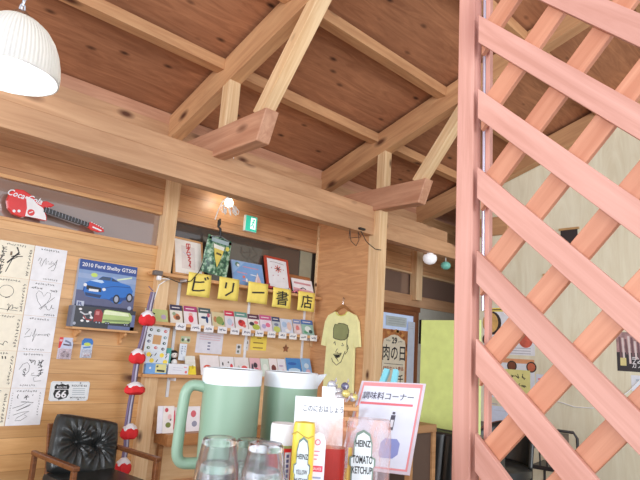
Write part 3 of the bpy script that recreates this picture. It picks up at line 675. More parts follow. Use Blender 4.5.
def art3(b, w0, h0):
    w, h = .285, .205; i0 = len(b.v)
    b.rect(-w/2+.006, .006, w/2-.006, h-.006, M((126, 166, 216), .5), -.001); b.poly([(-w/2+.006, h-.006), (-.02, h-.006), (-w/2+.006, .09)], M((150, 186, 226), .5), -.0014)
    b.disk(-.09, .17, .02, M((90, 130, 110)), -.002); b.disk(-.085, .165, .012, WHITE, -.0025)
    for k, (z, x0, x1) in enumerate(((.16, -.04, .10), (.105, -.1, -.01), (.10, .02, .08), (.04, -.06, .0), (.035, .05, .09))): b.line([(x0, z), (x1, z-.004)], .008, M((206, 150, 170) if k != 2 else (230, 236, 244)), -.002)
    b.poly([(.04, .02), (.075, .10), (.085, .125), (.11, .05), (.10, .015)], M((226, 190, 186), .5), -.003); b.line([(.06, .03), (.085, .11)], .008, WHITE, -.0035); b.disk(-.045, .07, .012, M((226, 120, 100)), -.003); b.rect(-.03, .03, -.015, .06, M((240, 240, 236)), -.003)
    b.v = [(x*w0/w, y, z*h0/h) for x, y, z in b.v]
leaning('picture_board', 'pale blue picture board with small figures, behind the red toy car', 'picture', 250.5, 278, .40, .27, 0, M((150, 170, 206), .5), art3, depth=.012, lean=-.34, roll=.0)
def art4(b, w0, h0):
    w, h = .235, .305
    b.rect(-w/2+.02, .02, w/2-.02, h-.02, M((232, 232, 236), .5), -.001); rr = M((206, 96, 80), .6)
    b.line([(-.07, h-.05), (-.02, h-.045), (.07, h-.055)], .004, M((150, 140, 140)), -.002)
    for k in range(8):
        a = 2*PI*k/8; b.line([(.005, .2), (.005+.035*math.cos(a), .2+.035*math.sin(a))], .009, rr, -.002)
    b.disk(.005, .2, .014, M((120, 90, 90)), -.003)
    for x, z in ((-.05, .13), (.055, .12), (.06, .2), (0, .14), (-.06, .2)): b.disk(x, z, .006, M((200, 160, 170)), -.002)
    b.v = [(x*w0/w, y, z*h0/h) for x, y, z in b.v]
leaning('framed_print', 'red framed white print with a flower emblem on the top shelf', 'framed picture', 280, 286, .33, .385, .02, M((186, 70, 48), .45), art4, roll=.02)
def art5(b, w0, h0):
    w, h = .22, .165
    b.rect(-w/2+.004, .03, w/2-.004, h-.004, M((240, 238, 240), .5), -.001); b.line([(-.09, h-.045), (.09, h-.05)], .02, M((206, 150, 156)), -.002); b.line([(-.03, .06), (.0, .075), (.03, .06)], .01, DK, -.002); b.poly([(-w/2+.004, .004), (w/2-.004, .004), (w/2-.004, .05), (-w/2+.004, .07)], M((226, 170, 176), .5), -.0016)
    b.v = [(x*w0/w, y, z*h0/h) for x, y, z in b.v]
leaning('picture_card', 'white card with a pink lower edge at the right end of the top shelf', 'card', 304.5, 292, .31, .19, 0, M((236, 232, 236), .5), art5, depth=.006, lean=-.36, roll=.0)
leaning('wooden_plaque', 'small brown wooden panel behind the white card on the top shelf', 'board', 303, 291, .33, .24, 0, M((156, 100, 60), .5), lambda b, w, h: b.rect(-w/2+.01, .01, w/2-.01, h-.01, M((172, 112, 68), .5), -.001), depth=.008, lean=-.36, dv=.10)
# green bag hung from a hook and cord
p = at(217, 256, 'y', VS+.03)
t = thing('green_bag', 'hanging green patterned bag with a beer glass picture', 'bag', (p.x, VS+.03, p.z), rot=(0, .09, 0))
def bagp(a, c, s_): return ((a-.5)*(.30-.02*c), s_*(.02*math.sin(PI*a)*math.sin(PI*min(1, c*1.1)))+.004*math.sin(9*a+5*c), (c-.5)*.37)
GB = newmat('printed_green_foil'); _m, nt, pb_ = GB; tc = N(nt, 'ShaderNodeTexCoord'); no = N(nt, 'ShaderNodeTexNoise'); no.inputs['Scale'].default_value = 26; no.inputs['Detail'].default_value = 5; nt.links.new(tc.outputs['Object'], no.inputs['Vector'])
cr = N(nt, 'ShaderNodeValToRGB'); cr.color_ramp.elements[0].position = .40; cr.color_ramp.elements[1].position = .62; cr.color_ramp.elements[0].color = lin((38, 76, 62)); cr.color_ramp.elements[1].color = lin((176, 200, 176)); e_ = cr.color_ramp.elements.new(.5); e_.color = lin((84, 132, 96)); nt.links.new(no.outputs['Fac'], cr.inputs['Fac']); nt.links.new(cr.outputs['Color'], pb_.inputs['Base Color']); pb_.inputs['Roughness'].default_value = .3
b = MB(); b.grid(14, 14, lambda a, c: bagp(a, c, -1), _m); b.grid(14, 14, lambda a, c: bagp(1-a, c, 1), _m); b.build('bag_body', t, smooth=True)
b = MB(); y = -.026; b.poly([(-.075, .095), (.05, .085), (.045, .03), (.03, -.03), (.005, -.115), (-.035, -.03)], M((222, 200, 92), .4), y); b.poly([(-.075, .105), (.05, .095), (.05, .06), (-.07, .065)], M((232, 232, 220), .4), y-.001); b.line([(-.03, .02), (.03, .015)], .02, M((90, 76, 40)), y-.001); b.disk(.09, .09, .022, M((216, 206, 90)), y+.004); b.rect(-.10, .125, .10, .165, M((156, 176, 180), .4), y+.012); b.build('beer_picture', t)
q = at(217.5, 224, 'y', VS+.03)-p
b = MB(); b.tube([(q.x-.005, 0, q.z+.05), (q.x-.02, 0, q.z+.03), (q.x-.012, 0, q.z-.03), (q.x+.015, 0, q.z-.04), (0, 0, .18)], .012, BLACK, 8); b.ball((q.x-.01, 0, q.z+.01), (.02, .015, .03), BLACK); b.tube([(-.11, 0, .17), (.0, -.004, .20), (.11, 0, .17)], .006, M((120, 128, 130), .3), 6); b.build('black_clip_hook', t, smooth=True)
# toy cars on the front of the top shelf
def toycar(px, label, w, colr, cabin, kind):
    p = at(px, 284, 'y', VS+.02)
    t = thing('toy_car', label, 'toy car', (p.x, VS+.024, 1.855))
    b = MB(); h = .022
    if kind == 'truck': prof = [(-w/2, .008), (-w/2, .035), (-w*.28, .04), (-w*.2, .06), (.0, .06), (w*.04, .034), (w/2, .034), (w/2, .008)]
    else: prof = [(-w/2, .007), (-w/2, .022), (-w*.3, .027), (-w*.15, .043), (w*.15, .043), (w*.28, .027), (w/2, .024), (w/2, .007)]
    b.prism(prof, -h, h, colr); b.build('body', t, bevel=.004)
    b = MB(); b.box(-w*.17, -.004, -h-.0008, h+.0008, .042 if kind == 'truck' else .028, .054 if kind == 'truck' else .04, cabin); b.build('window', t)
    for x in (-w*.3, w*.3):
        for sy in (-1, 1):
            b = MB(); r_ = .0105
            vs = [(x+r_*math.cos(2*PI*k/14), yy, r_+r_*math.sin(2*PI*k/14)) for yy in (sy*h-.006, sy*h+.006) for k in range(14)]
            b.add(vs, [tuple(range(14)), tuple(range(27, 13, -1))]+[(k, 14+k, 14+(k+1) % 14, (k+1) % 14) for k in range(14)], DK); b.build('wheel', t)
toycar(269, 'red toy pickup truck on the top shelf, before the blue picture board', .135, M((170, 40, 42), .3), M((70, 70, 80), .2), 'truck')
toycar(288.5, 'tiny white toy racing car on the top shelf, between the red and pink toy cars', .07, M((206, 204, 210), .3), M((70, 70, 80), .2), 'car')
toycar(299, 'long pink toy car on the top shelf, before the white card', .16, M((226, 130, 150), .3), M((120, 90, 100), .2), 'car')
b = MB(); b.box(-.035, .035, -.006, .0, 0, .02, M((196, 60, 70), .4)); p = at(283, 284, 'y', VS+.03)
# booklets
def booklet(name, px0, px1, z, h, v, cover, band, spots, label, group, lean=-.34, thick=.008, bandh=.3, py=330):
    a, c = at(px0, py, 'y', v), at(px1, py, 'y', v); w = c.x-a.x-.002
    t = thing(name, label, 'booklet', ((a.x+c.x)/2, v, z+.001), rot=(lean, 0, 0), group=group)
    b = MB(); b.box(-w/2, w/2, 0, thick, 0, h, M((238, 236, 232), .5)); b.build('pages', t)
    b = MB(); b.rect(-w/2, 0, w/2, h, M(cover, .35), -.0008)
    if band: b.rect(-w/2, h*(1-bandh), w/2, h, M(band, .35), -.0014); b.line([(-w*.35, h*(1-bandh/2)), (w*.3, h*(1-bandh/2))], h*.05, M((236, 230, 230)), -.002)
    r = random.Random(label)
    for (x, zz, rx, rz_, cc) in spots: b.disk(x*w, zz*h, rx*w, M(cc, .45), -.002-r.random()*.0006, rz_*h, 12)
    b.build('cover_print', t)
    return t
Z2 = 1.417; VB2 = 4.525
B2 = [(145.5, 168, .115, (196, 206, 140), None, [(-.2, .6, .12, .09, (50, 70, 50)), (.3, .4, .12, .2, (190, 170, 200))], 'flat pale green card with dark handwriting'),
      (170.5, 183, .175, (232, 226, 214), (66, 64, 90), [(.0, .35, .28, .18, (206, 130, 90)), (.1, .3, .2, .12, (120, 80, 60)), (-.2, .5, .14, .1, (150, 170, 140))], 'booklet with a dark slate band over a brown creature'),
      (184.5, 198, .178, (236, 226, 230), (176, 70, 120), [(.0, .3, .2, .2, (222, 70, 90)), (.0, .52, .16, .13, (236, 180, 170))], 'booklet with a magenta band over a pink figure'),
      (199.5, 212, .178, (232, 232, 230), (80, 98, 100), [(-.1, .45, .24, .07, (40, 60, 100)), (.15, .35, .1, .2, (40, 70, 120)), (.3, .6, .12, .12, (200, 100, 120))], 'booklet with a grey green band over a blue swallow'),
      (213, 225.5, .15, (214, 200, 160), None, [(.1, .45, .3, .28, (140, 160, 90)), (-.25, .5, .15, .2, (190, 130, 90)), (.3, .3, .16, .16, (90, 140, 90))], 'booklet with a leafy green and tan cover'),
      (226, 235.5, .178, (226, 220, 226), (206, 60, 90), [(.0, .35, .3, .2, (190, 200, 220)), (.2, .25, .16, .12, (230, 150, 160))], 'booklet with a crimson band over a pale blue scene'),
      (236.5, 249, .18, (232, 228, 228), (100, 150, 140), [(.0, .35, .3, .2, (206, 60, 60)), (-.1, .45, .12, .1, (150, 40, 50)), (.2, .2, .14, .1, (220, 120, 110))], 'booklet with a teal band over a red splash'),
      (249.5, 261, .17, (236, 232, 226), (96, 60, 80), [(-.2, .4, .22, .12, (60, 60, 70)), (.15, .22, .34, .18, (176, 190, 80)), (.2, .5, .2, .1, (220, 120, 120))], 'booklet with a plum band over a green field'),
      (261.5, 273.5, .178, (232, 220, 232), (196, 96, 140), [(.15, .4, .2, .14, (226, 120, 150)), (-.2, .3, .18, .14, (180, 170, 210))], 'booklet with a rose band over pink blossoms'),
      (274, 282, .172, (190, 200, 206), (62, 72, 110), [(.0, .2, .44, .2, (196, 206, 110)), (.0, .5, .3, .1, (120, 130, 160))], 'narrow booklet with a navy band over a lime foot'),
      (282.5, 294.5, .162, (206, 216, 236), None, [(.2, .5, .2, .3, (226, 196, 186)), (-.2, .6, .2, .2, (170, 196, 226)), (.0, .2, .2, .12, (236, 236, 240))], 'pale blue booklet with a cream figure'),
      (295.5, 303, .172, (226, 206, 210), (130, 146, 190), [(.0, .4, .25, .2, (220, 130, 130)), (.1, .2, .3, .1, (240, 220, 220))], 'pinkish booklet with a lavender blue band'),
      (303.5, 315.5, .178, (150, 190, 180), (80, 116, 180), [(.0, .4, .26, .2, (226, 236, 236)), (.2, .25, .16, .12, (60, 90, 90)), (-.2, .2, .16, .1, (90, 160, 120))], 'green booklet with a blue band, rightmost on the middle shelf')]
for i, (x0, x1, h, cov, band, sp_, nm) in enumerate(B2):
    lab = nm + ('' if 'middle shelf' in nm else ' on the middle shelf')
    booklet('picture_booklet', x0, x1, Z2, h, VB2, cov, band, sp_, lab, 'booklets on the middle shelf', py=324)
b_tags = (181, 196, 209, 222.5, 235, 246.5, 259.5, 271.5, 282.5, 293, 303.5, 313.5)
for i, px in enumerate(b_tags):
    p = at(px, 324+ (px-181)*.108, 'y', VS-.004)
    t = thing('price_card', '%s small white price card from the left on the middle shelf edge' % ORD[i], 'price card', (p.x, VS-.002, 1.392), group='price cards on the middle shelf edge')
    b = MB(); b.box(-.052, .052, -.004, -.001, -.032, .032, WHITE); b.build('card', t)
    b = MB(); tinyrow(b, i*3+1, -.026, .0, 4, .018, M((70, 70, 110)), y=-.0046, s=.02); b.build('pencilled_price', t)
# notices on the back panel
def notice(name, label, cat, px, py, w, h, colr, artf, rot=0, v=DW-.001, mk='paper'):
    p = at(px, py, 'y', v)
    t = thing(name, label, cat, (p.x, v, p.z), rot=(0, rot, 0))
    b = MB(); b.box(-w/2, w/2, -.002, 0, -h/2, h/2, M(colr, .6)); b.build(mk, t)
    b = MB(); artf(b); b.build('print', t)
    return t
def lines(b, x0, x1, z0, dz, n, w, col, y=-.0027):
    for k in range(n): b.line([(x0, z0-k*dz), (x1-(.02 if k % 2 else 0)*(x1-x0)*8 if False else x1, z0-k*dz)], w, M(col), y)
notice('paper_notice', 'white paper notice with red print above the lower booklets', 'notice', 209.5, 343, .30, .20, (224, 222, 232), lambda b: (lines(b, -.12, .12, .075, .022, 3, .008, (222, 190, 200)), lines(b, -.02, .01, -.0, .03, 3, .014, (120, 120, 150))), .02)
notice('paper_notice', 'yellow paper note with dark writing pinned to the back panel', 'notice', 258.5, 343, .21, .15, (240, 214, 90), lambda b: (lines(b, -.03, .03, .05, .03, 1, .01, (120, 100, 60)), lines(b, -.07, .06, .0, .05, 2, .012, (150, 120, 60))), .0)
notice('small_card', 'small card with grey pictures left of the yellow note, lower one', 'card', 238.5, 349, .06, .10, (214, 212, 214), lambda b: (b.disk(0, .02, .016, M((90, 90, 90)), -.003), b.disk(-.005, -.025, .014, M((110, 120, 110)), -.003)))
notice('small_card', 'small card with grey pictures touching the yellow note, higher one', 'card', 246, 345, .06, .11, (220, 216, 216), lambda b: (b.disk(.005, .025, .016, M((100, 90, 90)), -.003), b.disk(0, -.025, .014, M((90, 100, 110)), -.003)))
notice('small_card', 'tiny green and white card above the boxed display on the back panel', 'card', 185.5, 339.5, .10, .06, (196, 206, 170), lambda b: (b.disk(-.03, -.005, .014, M((80, 110, 80)), -.003), b.disk(.03, -.005, .014, M((90, 80, 80)), -.003), b.disk(0, .005, .012, WHITE, -.003)))
t = thing('star_ornament', 'small brown patterned star stuck to the back panel', 'star', tuple(at(285.5, 348.5, 'y', DW-.001)))
b = MB(); b.prism([(.045*(1 if k % 2 == 0 else .5)*math.sin(PI*k/5), .045*(1 if k % 2 == 0 else .5)*math.cos(PI*k/5)) for k in range(10)], -.008, 0, M((136, 84, 56), .6, var=.4)); b.build('star', t)
# icon poster and stickers hung at the left end of the lower shelf
def icons(b):
    cs = [(60, 90, 90), (90, 110, 90), (206, 90, 90), (70, 70, 80), (120, 150, 160), (80, 90, 120)]
    k = 0
    for x, z in [(-.07, .10), (-.0, .10), (.07, .10), (-.075, .05), (.075, .045), (-.075, -.0), (.075, -.005), (-.07, -.055), (.0, -.05), (.07, -.055), (-.07, -.105), (.0, -.10), (.07, -.105)]:
        b.disk(x, z, .017, M(cs[k % 6]), -.003, .013, 8); b.disk(x+.004, z, .006, WHITE, -.0035, n=6); k += 1
    b.rect(-.04, -.02, .04, .06, M((206, 160, 112)), -.0032)
notice('icon_poster', 'white card bordered with little dark icons around a tan square', 'poster', 156.5, 342, .215, .27, (226, 232, 238), icons, .05, v=VS+.06)
def stickers(b):
    for x, z, cc in ((-.085, .03, YELLOW), (-.05, -.02, YELLOW), (.04, .03, YELLOW), (.08, -.025, YELLOW)): b.disk(x, z, .022, cc, -.003, .02, 10)
    for x, z in ((-.06, .02), (.0, -.02), (.085, .02), (.085, .045), (-.02, .035)): b.line([(x-.008, z-.012), (x+.006, z+.012)], .007, DK, -.0034)
notice('sticker_card', 'white card with yellow round stickers under the icon poster', 'card', 157, 358.5, .225, .105, (220, 230, 240), stickers, .03, v=VS+.03)
def boxart(col1, label, px0, px1, h, artf, name='display_box', v=VS+.012, dep=.04, z=.968, cat='box'):
    a, c = at(px0, 370, 'y', v), at(px1, 370, 'y', v); w = c.x-a.x
    t = thing(name, label, cat, ((a.x+c.x)/2, v, z))
    b = MB(); b.box(-w/2, w/2, 0, dep, 0, h, M(col1, .5)); b.build('body', t, bevel=.002)
    b = MB(); artf(b, w, h); b.build('print', t); return t
boxart((120, 170, 226), 'blue tray with a yellow label at the left end of the lowest shelf', 145.5, 166.5, .09, lambda b, w, h: (b.rect(-.01, .012, w/2-.005, h-.005, M((226, 220, 150)), -.001), b.line([(.0, .06), (.015, .07)], .012, DK, -.0016), b.line([(.005, .03), (.08, .025)], .016, DK, -.0016), b.disk(-.06, .05, .01, WHITE, -.0012)))
boxart((232, 234, 242), 'white tray with small red print on the lowest shelf, beside the blue tray', 168.5, 188.5, .092, lambda b, w, h: (b.line([(-.06, .06), (.04, .056)], .004, M((200, 200, 214)), -.001), b.line([(-.06, .04), (.03, .036)], .004, M((200, 200, 214)), -.001), b.line([(.05, .065), (.08, .063)], .006, M((220, 120, 130)), -.001), b.disk(.075, .022, .012, M((226, 110, 110)), -.001)))
booklet('picture_booklet', 191, 201, .968, .175, VB2-.01, (240, 218, 60), (226, 226, 216), [(-.25, .3, .12, .1, (206, 180, 40)), (.2, .4, .1, .1, (206, 180, 40))], 'yellow booklet with a white upper half, beside the white tray', 'booklets on the lowest shelf', bandh=.55)
# things standing in the white tray
t = thing('teal_book', 'upright teal book spine behind the white tray', 'book', (at(167.8, 355, 'y', VS+.1).x, VS+.085, .968)); b = MB(); b.box(-.024, .024, 0, .03, 0, .225, M((90, 178, 166), .4)); b.build('cover', t, bevel=.002); b = MB(); b.box(-.02, .02, .004, .034, .002, .222, M((236, 234, 228))); b.build('pages', t)
t = thing('figurine', 'small black and white figurine standing behind the white tray', 'figurine', (at(174, 355, 'y', VS+.095).x, VS+.095, .968))
b = MB(); b.lathe([(.0, .0), (.036, .0), (.038, .07), (.03, .12), (.02, .14)], BLACK, 16); b.build('body', t, smooth=True)
b = MB(); b.ball((0, 0, .17), (.032, .03, .033), M((236, 226, 220), .5)); b.build('head', t, smooth=True)
b = MB(); b.ball((0, .006, .185), (.036, .032, .026), BLACK); b.ball((-.012, -.026, .17), .005, BLACK, 8, 5); b.ball((.012, -.026, .17), .005, BLACK, 8, 5); b.build('cap', t, smooth=True)
b = MB(); b.ball((0, -.012, .10), (.03, .03, .035), M((240, 238, 238), .6)); b.build('shirt_front', t, smooth=True)
notice('upright_card', 'white upright card with blue writing behind the white tray', 'card', 182.5, 352, .075, .15, (222, 230, 240), lambda b: (lines(b, -.02, -.02, .05, .03, 1, .01, (80, 90, 140)), tinyrow(b, 3, -.01, .05, 4, .022, M((90, 100, 150)), True, .014, -.003), tinyrow(b, 6, .02, .05, 3, .022, M((120, 130, 170)), True, .014, -.003)), .02, v=VS+.095)
Z3 = .968
B3 = [(202, 221, .19, (236, 230, 232), None, [(-.15, .35, .22, .16, (222, 90, 70)), (.2, .3, .16, .12, (226, 110, 80)), (.0, .22, .14, .1, (206, 70, 60))], 'wide white booklet with orange red leaves'),
      (221.5, 236, .185, (232, 230, 234), None, [(-.3, .6, .05, .1, (60, 60, 60)), (.3, .5, .1, .12, (216, 70, 80)), (.0, .4, .06, .06, (70, 70, 70)), (-.25, .25, .05, .05, (80, 80, 80)), (.1, .7, .05, .05, (80, 80, 80))], 'white booklet dotted with dark specks'),
      (236.5, 251, .185, (230, 224, 224), None, [(.15, .4, .22, .16, (222, 96, 96)), (.0, .3, .14, .12, (206, 120, 110)), (-.25, .35, .1, .2, (190, 190, 190))], 'white booklet with a red bouquet'),
      (252, 262.5, .185, (226, 180, 190), None, [(.0, .6, .2, .15, (70, 60, 70)), (.1, .3, .25, .15, (200, 90, 110)), (-.3, .4, .1, .3, (60, 60, 80))], 'pink and black booklet'),
      (263, 271, .185, (206, 220, 210), None, [(.0, .5, .3, .2, (230, 236, 230)), (.1, .2, .2, .12, (190, 170, 190))], 'narrow mint green booklet'),
      (271.5, 279.5, .19, (236, 226, 230), None, [(.0, .45, .3, .2, (120, 60, 60)), (.0, .38, .2, .13, (240, 200, 180)), (.0, .15, .3, .12, (206, 80, 90))], 'booklet with a brown haired child'),
      (280, 288, .19, (228, 226, 236), None, [(-.1, .6, .3, .05, (190, 170, 200)), (.1, .3, .2, .1, (220, 180, 190)), (-.2, .2, .1, .1, (170, 180, 210))], 'whitish booklet with faint lilac print'),
      (288.5, 303.5, .205, (70, 136, 206), None, [(.0, .35, .4, .12, (190, 216, 240)), (.1, .2, .35, .1, (120, 170, 220)), (-.1, .7, .3, .08, (50, 100, 180))], 'blue booklet with white clouds'),
      (304, 313.5, .21, (140, 186, 232), None, [(.0, .6, .25, .14, (206, 226, 244)), (.1, .3, .25, .12, (226, 190, 206))], 'light blue booklet with a pink hill')]
for x0, x1, h, cov, band, sp_, nm in B3:
    booklet('picture_booklet', x0, x1, Z3, h, VB2-.01, cov, band, sp_, nm+' on the lowest shelf', 'booklets on the lowest shelf', py=368)
# low desk with a rack of cards
p = at(158, 432, 'y', 4.40)
t = thing('low_desk', 'light wooden ledge under the bookshelves, left of the pitcher', 'desk', (2.52, 4.40, 0))
timber('top', (0, .12, .425), (1.78, .12, .425), .24, .10, WD['desk'], t)
b = MB(); b.box(.03, .07, .18, .22, 0, .375, WD['desk']); b.build('leg', t); b = MB(); b.box(1.70, 1.74, .18, .22, 0, .375, WD['desk']); b.build('leg', t)
pz = .4765
for i, (px0, px1, h, cov, lab, sp_) in enumerate(((157.5, 166, .225, (236, 232, 240), 'plain whitish postcard on the wooden ledge, leftmost of its row', [(.2, .8, .08, .05, (222, 110, 130))]),
                                                  (163, 174, .225, (240, 232, 228), 'white postcard with red green print on the wooden ledge', [(-.2, .85, .16, .08, (206, 80, 90)), (.1, .6, .18, .1, (236, 190, 190)), (.0, .3, .25, .1, (120, 130, 60)), (.2, .5, .08, .05, (90, 90, 80))]),
                                                  (173, 186, .21, (240, 226, 226), 'white postcard with pink edge on the wooden ledge, half behind the handle', [(-.4, .5, .08, .4, (226, 90, 110)), (.2, .6, .2, .15, (222, 190, 170))]),
                                                  (186.5, 200, .215, (238, 232, 236), 'white postcard seen through the opening of the pitcher handle', [(.0, .7, .2, .14, (214, 100, 110)), (.1, .3, .2, .12, (150, 150, 170))]))):
    booklet('postcard', px0, px1, pz, h, 4.47-.012*i if i < 2 else 4.47+.004*i, cov, None, sp_, lab, 'postcards on the wooden ledge', thick=.004, lean=-.12, py=424)
# exit sign on the header
p = at(250.5, 224, 'y', DW-.03)
t = thing('exit_sign', 'small green and white running man exit sign below the cross beam', 'exit sign', (p.x, DW-.005, p.z))
EG = M((52, 190, 160), .4, emit=.55)
b = MB(); b.box(-.075, .075, -.04, 0, -.085, .085, M((214, 226, 222), .4)); b.build('housing', t, bevel=.004)
b = MB(); y = -.041; b.rect(-.072, -.08, .072, .08, EG, y); b.rect(-.01, -.055, .055, .065, M((236, 250, 246), .4, emit=.8), y-.0005)
b.disk(.03, .042, .012, EG, y-.001); b.line([(.028, .03), (.015, -.005), (.032, -.02), (.03, -.045)], .013, EG, y-.001); b.line([(.015, -.005), (-.005, -.03)], .012, EG, y-.001); b.line([(.0, .01), (.022, .025), (.045, .005)], .009, EG, y-.001)
b.build('lit_pictogram', t)
# bulb lamp with white tentacle coils
p = at(229, 203, 'y', 4.42)
t = thing('coil_lamp', 'small glowing bulb with white curled wires hanging under the cross beam', 'lamp', tuple(p))
b = MB(); b.ball((0, 0, 0), .042, M((255, 250, 236), .4, emit=5.0)); b.build('bulb', t, smooth=True)
WP = M((244, 244, 246), .4)
for k in range(8):
    a = k*PI/4+.2; b = MB(); dx, dy = math.cos(a), math.sin(a)
    b.tube([(dx*.03, dy*.03, -.02), (dx*.07, dy*.07, -.035), (dx*.09+.02, dy*.08, -.07), (dx*.075+.03, dy*.07, -.10), (dx*.05+.02, dy*.05, -.085), (dx*.045+.01, dy*.05, -.055)], .006, WP, 6); b.build('curled_wire', t, smooth=True)
b = MB(); b.lathe([(.022, .03), (.024, .075), (.012, .085)], WP, 12); b.build('socket', t, smooth=True)
top = DB+.12
b = MB(); b.tube([(0, 0, .08), (0, 0, 3.40-p.z)], .004, WP, 6); b.tube([(-.02, 0, .06), (-.06, .03, .0), (-.075, .06, -.08), (-.075, .10, -.17)], .006, WP, 6); b.build('cable', t, smooth=True)
lt = bpy.data.lights.new('coil_lamp_light', 'POINT'); lt.energy = 2.6; lt.color = (1, .92, .78); lt.shadow_soft_size = .05; lo_ = bpy.data.objects.new('coil_lamp_light', lt); C.objects.link(lo_); lo_.parent = t; lo_.location = (.04, .03, .075)
# white flex and clip light at the left end of the top shelf
p = at(157, 276, 'y', VS-.02)
t = thing('clip_socket', 'white plug and grey clip at the left end of the top shelf', 'plug', tuple(p))
b = MB(); b.box(-.03, .05, -.01, .04, .008, .05, M((110, 100, 96), .4)); b.build('clip', t, bevel=.006)
b = MB(); b.box(.0, .035, -.022, .012, -.035, .004, WP); b.build('plug', t, bevel=.006)
q = [at(x, y_, 'y', VS-.02)-p for x, y_ in ((171, 279), (165, 281), (159, 285), (154, 300), (150, 320), (147, 332))]
b = MB(); b.tube([(.01, 0, -.02)]+[tuple(v) for v in q], .0045, WP, 6); b.build('flex', t, smooth=True)
q = [at(x, y_, 'y', VS-.022)-p for x, y_ in ((163, 276), (180, 283), (191, 281), (199, 272), (205, 258))]
b = MB(); b.tube([tuple(v) for v in q], .004, BLACK, 6); b.build('black_cable', t, smooth=True)

# ================================================================== PARTITION: SHIRT ON A HANGER
PX = UP+.004
c0 = at(345, 300, 'x', PX)
t = thing('t_shirt', 'yellow t-shirt with a drawn laughing face on the partition', 't-shirt', (UP+.003, c0.y, 1.70), rot=(0, 0, -PI/2))
SH = M((250, 250, 186), .8)
half = [(.0, -.055), (.06, -.045), (.085, -.015), (.10, -.01), (.20, -.05), (.245, -.12), (.275, -.30), (.285, -.375), (.215, -.385), (.205, -.34), (.2, -.25), (.205, -.5), (.215, -.86), (.0, -.875)]
outl = half+[(-x, z) for x, z in reversed(half[1:-1])]
b = MB(); n = len(outl)
b.prism(outl, -.045, -.012, SH)
sh = b.build('shirt_body', t, bevel=.012)
b = MB(); b.tube([(x, -.046, z) for x, z in ((-.085, -.015), (-.06, -.045), (0, -.058), (.06, -.045), (.085, -.015))], .006, M((228, 226, 120), .8), 6); b.build('collar', sh, smooth=True)
b = MB(); y = -.0465; GR = M((150, 158, 110), .8); K = M((46, 46, 40), .8)
hair = [(-.085, -.24), (-.09, -.15), (-.075, -.11), (-.045, -.115), (-.035, -.10), (.03, -.105), (.07, -.12), (.09, -.17), (.085, -.225), (.05, -.255), (-.0, -.26), (-.06, -.25)]
f0 = len(b.v); hx = [(x+.01, z-.06) for x, z in hair]
b.poly(hx, GR, y); b.line(hx+[hx[0]], .006, K, y-.001)
b.line([(.085, -.26), (.085, -.36), (.095, -.42), (.07, -.45)], .006, K, y-.001); b.line([(.07, -.42), (.03, -.52), (-.02, -.555), (-.07, -.52), (-.08, -.49)], .006, K, y-.001)
for pts in ([(-.07, -.35), (-.05, -.345)], [(.03, -.345), (.05, -.37), (.025, -.37)], [(-.055, -.33), (-.045, -.37)], [(-.02, -.40), (-.04, -.435), (-.01, -.435)], [(-.065, -.455), (-.02, -.45), (.03, -.44)], [(-.06, -.455), (-.03, -.49), (.01, -.475), (.03, -.44)], [(.09, -.36), (.105, -.39), (.09, -.41)], [(-.035, -.475), (.0, -.52)]): b.line(pts, .006, K, y-.001)
b.poly([(-.05, -.46), (-.02, -.458), (.02, -.45), (.0, -.478), (-.03, -.483)], K, y-.001)
b.v = [(x*1.28, y_, -.36+(z+.36)*1.12) for x, y_, z in b.v]; b.build('printed_face', sh)
t = thing('coat_hanger', 'wooden coat hanger holding the yellow shirt on the partition', 'hanger', (UP+.003, c0.y, 1.725), rot=(0, 0, -PI/2))
b = MB(); b.prism([(-.17, -.055), (-.03, .03), (0, .045), (.03, .03), (.17, -.055), (.165, -.07), (.02, .005), (-.02, .005), (-.165, -.07)], -.03, -.022, WD['desk']); b.build('shoulder_bar', t, bevel=.002)
b = MB(); b.tube([(0, -.026, .04), (0, -.026, .08), (.015, -.026, .10), (.0, -.026, .12), (-.014, -.02, .10)], .003, CHROME, 6); b.build('hook', t, smooth=True)
b = MB(); b.tube([(0, 0, .108), (0, -.03, .108)], .004, CHROME, 6); b.build('wall_nail', t)
# black cable looped at the top of the pillar
p = at(362, 233, 'y', DB-.01)
t = thing('loose_cable', 'thin black cable looped below the beam beside the pillar', 'cable', tuple(p))
def cl_(px, py, v=DB-.012): return tuple(at(px, py, 'y', v)-p)
b = MB(); b.tube([cl_(350, 229), cl_(349, 238), cl_(354, 237.5), cl_(361, 237), cl_(358, 232), cl_(359, 240), cl_(356, 246), cl_(351, 241), cl_(350, 231)], .0035, BLACK, 6); b.tube([cl_(361, 231), cl_(366, 241), cl_(369, 244, 3.685), cl_(375, 249, 3.68), cl_(381, 250, 3.68)], .0045, BLACK, 6); b.build('wire', t, smooth=True)
b = MB(); b.box(-.05, .03, -.02, .06, .03, .05, BLACK); b.build('junction_clip', t)

# ================================================================== DOOR AND THE PASSAGE

dx0, dx1 = 5.42, 6.36
d = structure(thing('door_1', 'x', 'x', (dx0, DW, 0)));
for k_ in ('label', 'category'): del d[k_]
BR = WD['brown']
timber('stile', (.05, .02, 0), (.05, .02, 1.90), .10, .05, BR, d); timber('stile', (.89, .02, 0), (.89, .02, 1.90), .10, .05, BR, d)
timber('rail', (.10, .02, 1.85), (.84, .02, 1.85), .045, .07, BR, d); timber('rail', (.10, .02, .15), (.84, .02, .15), .045, .3, BR, d)
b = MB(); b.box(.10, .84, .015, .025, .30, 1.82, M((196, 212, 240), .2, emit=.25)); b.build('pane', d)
b = MB(); b.box(.96, .99, -.035, .0, 1.45, 1.78, BLACK); b.build('dark_gap_strip', d)  # black strip stands in for the dark gap beside the door frame
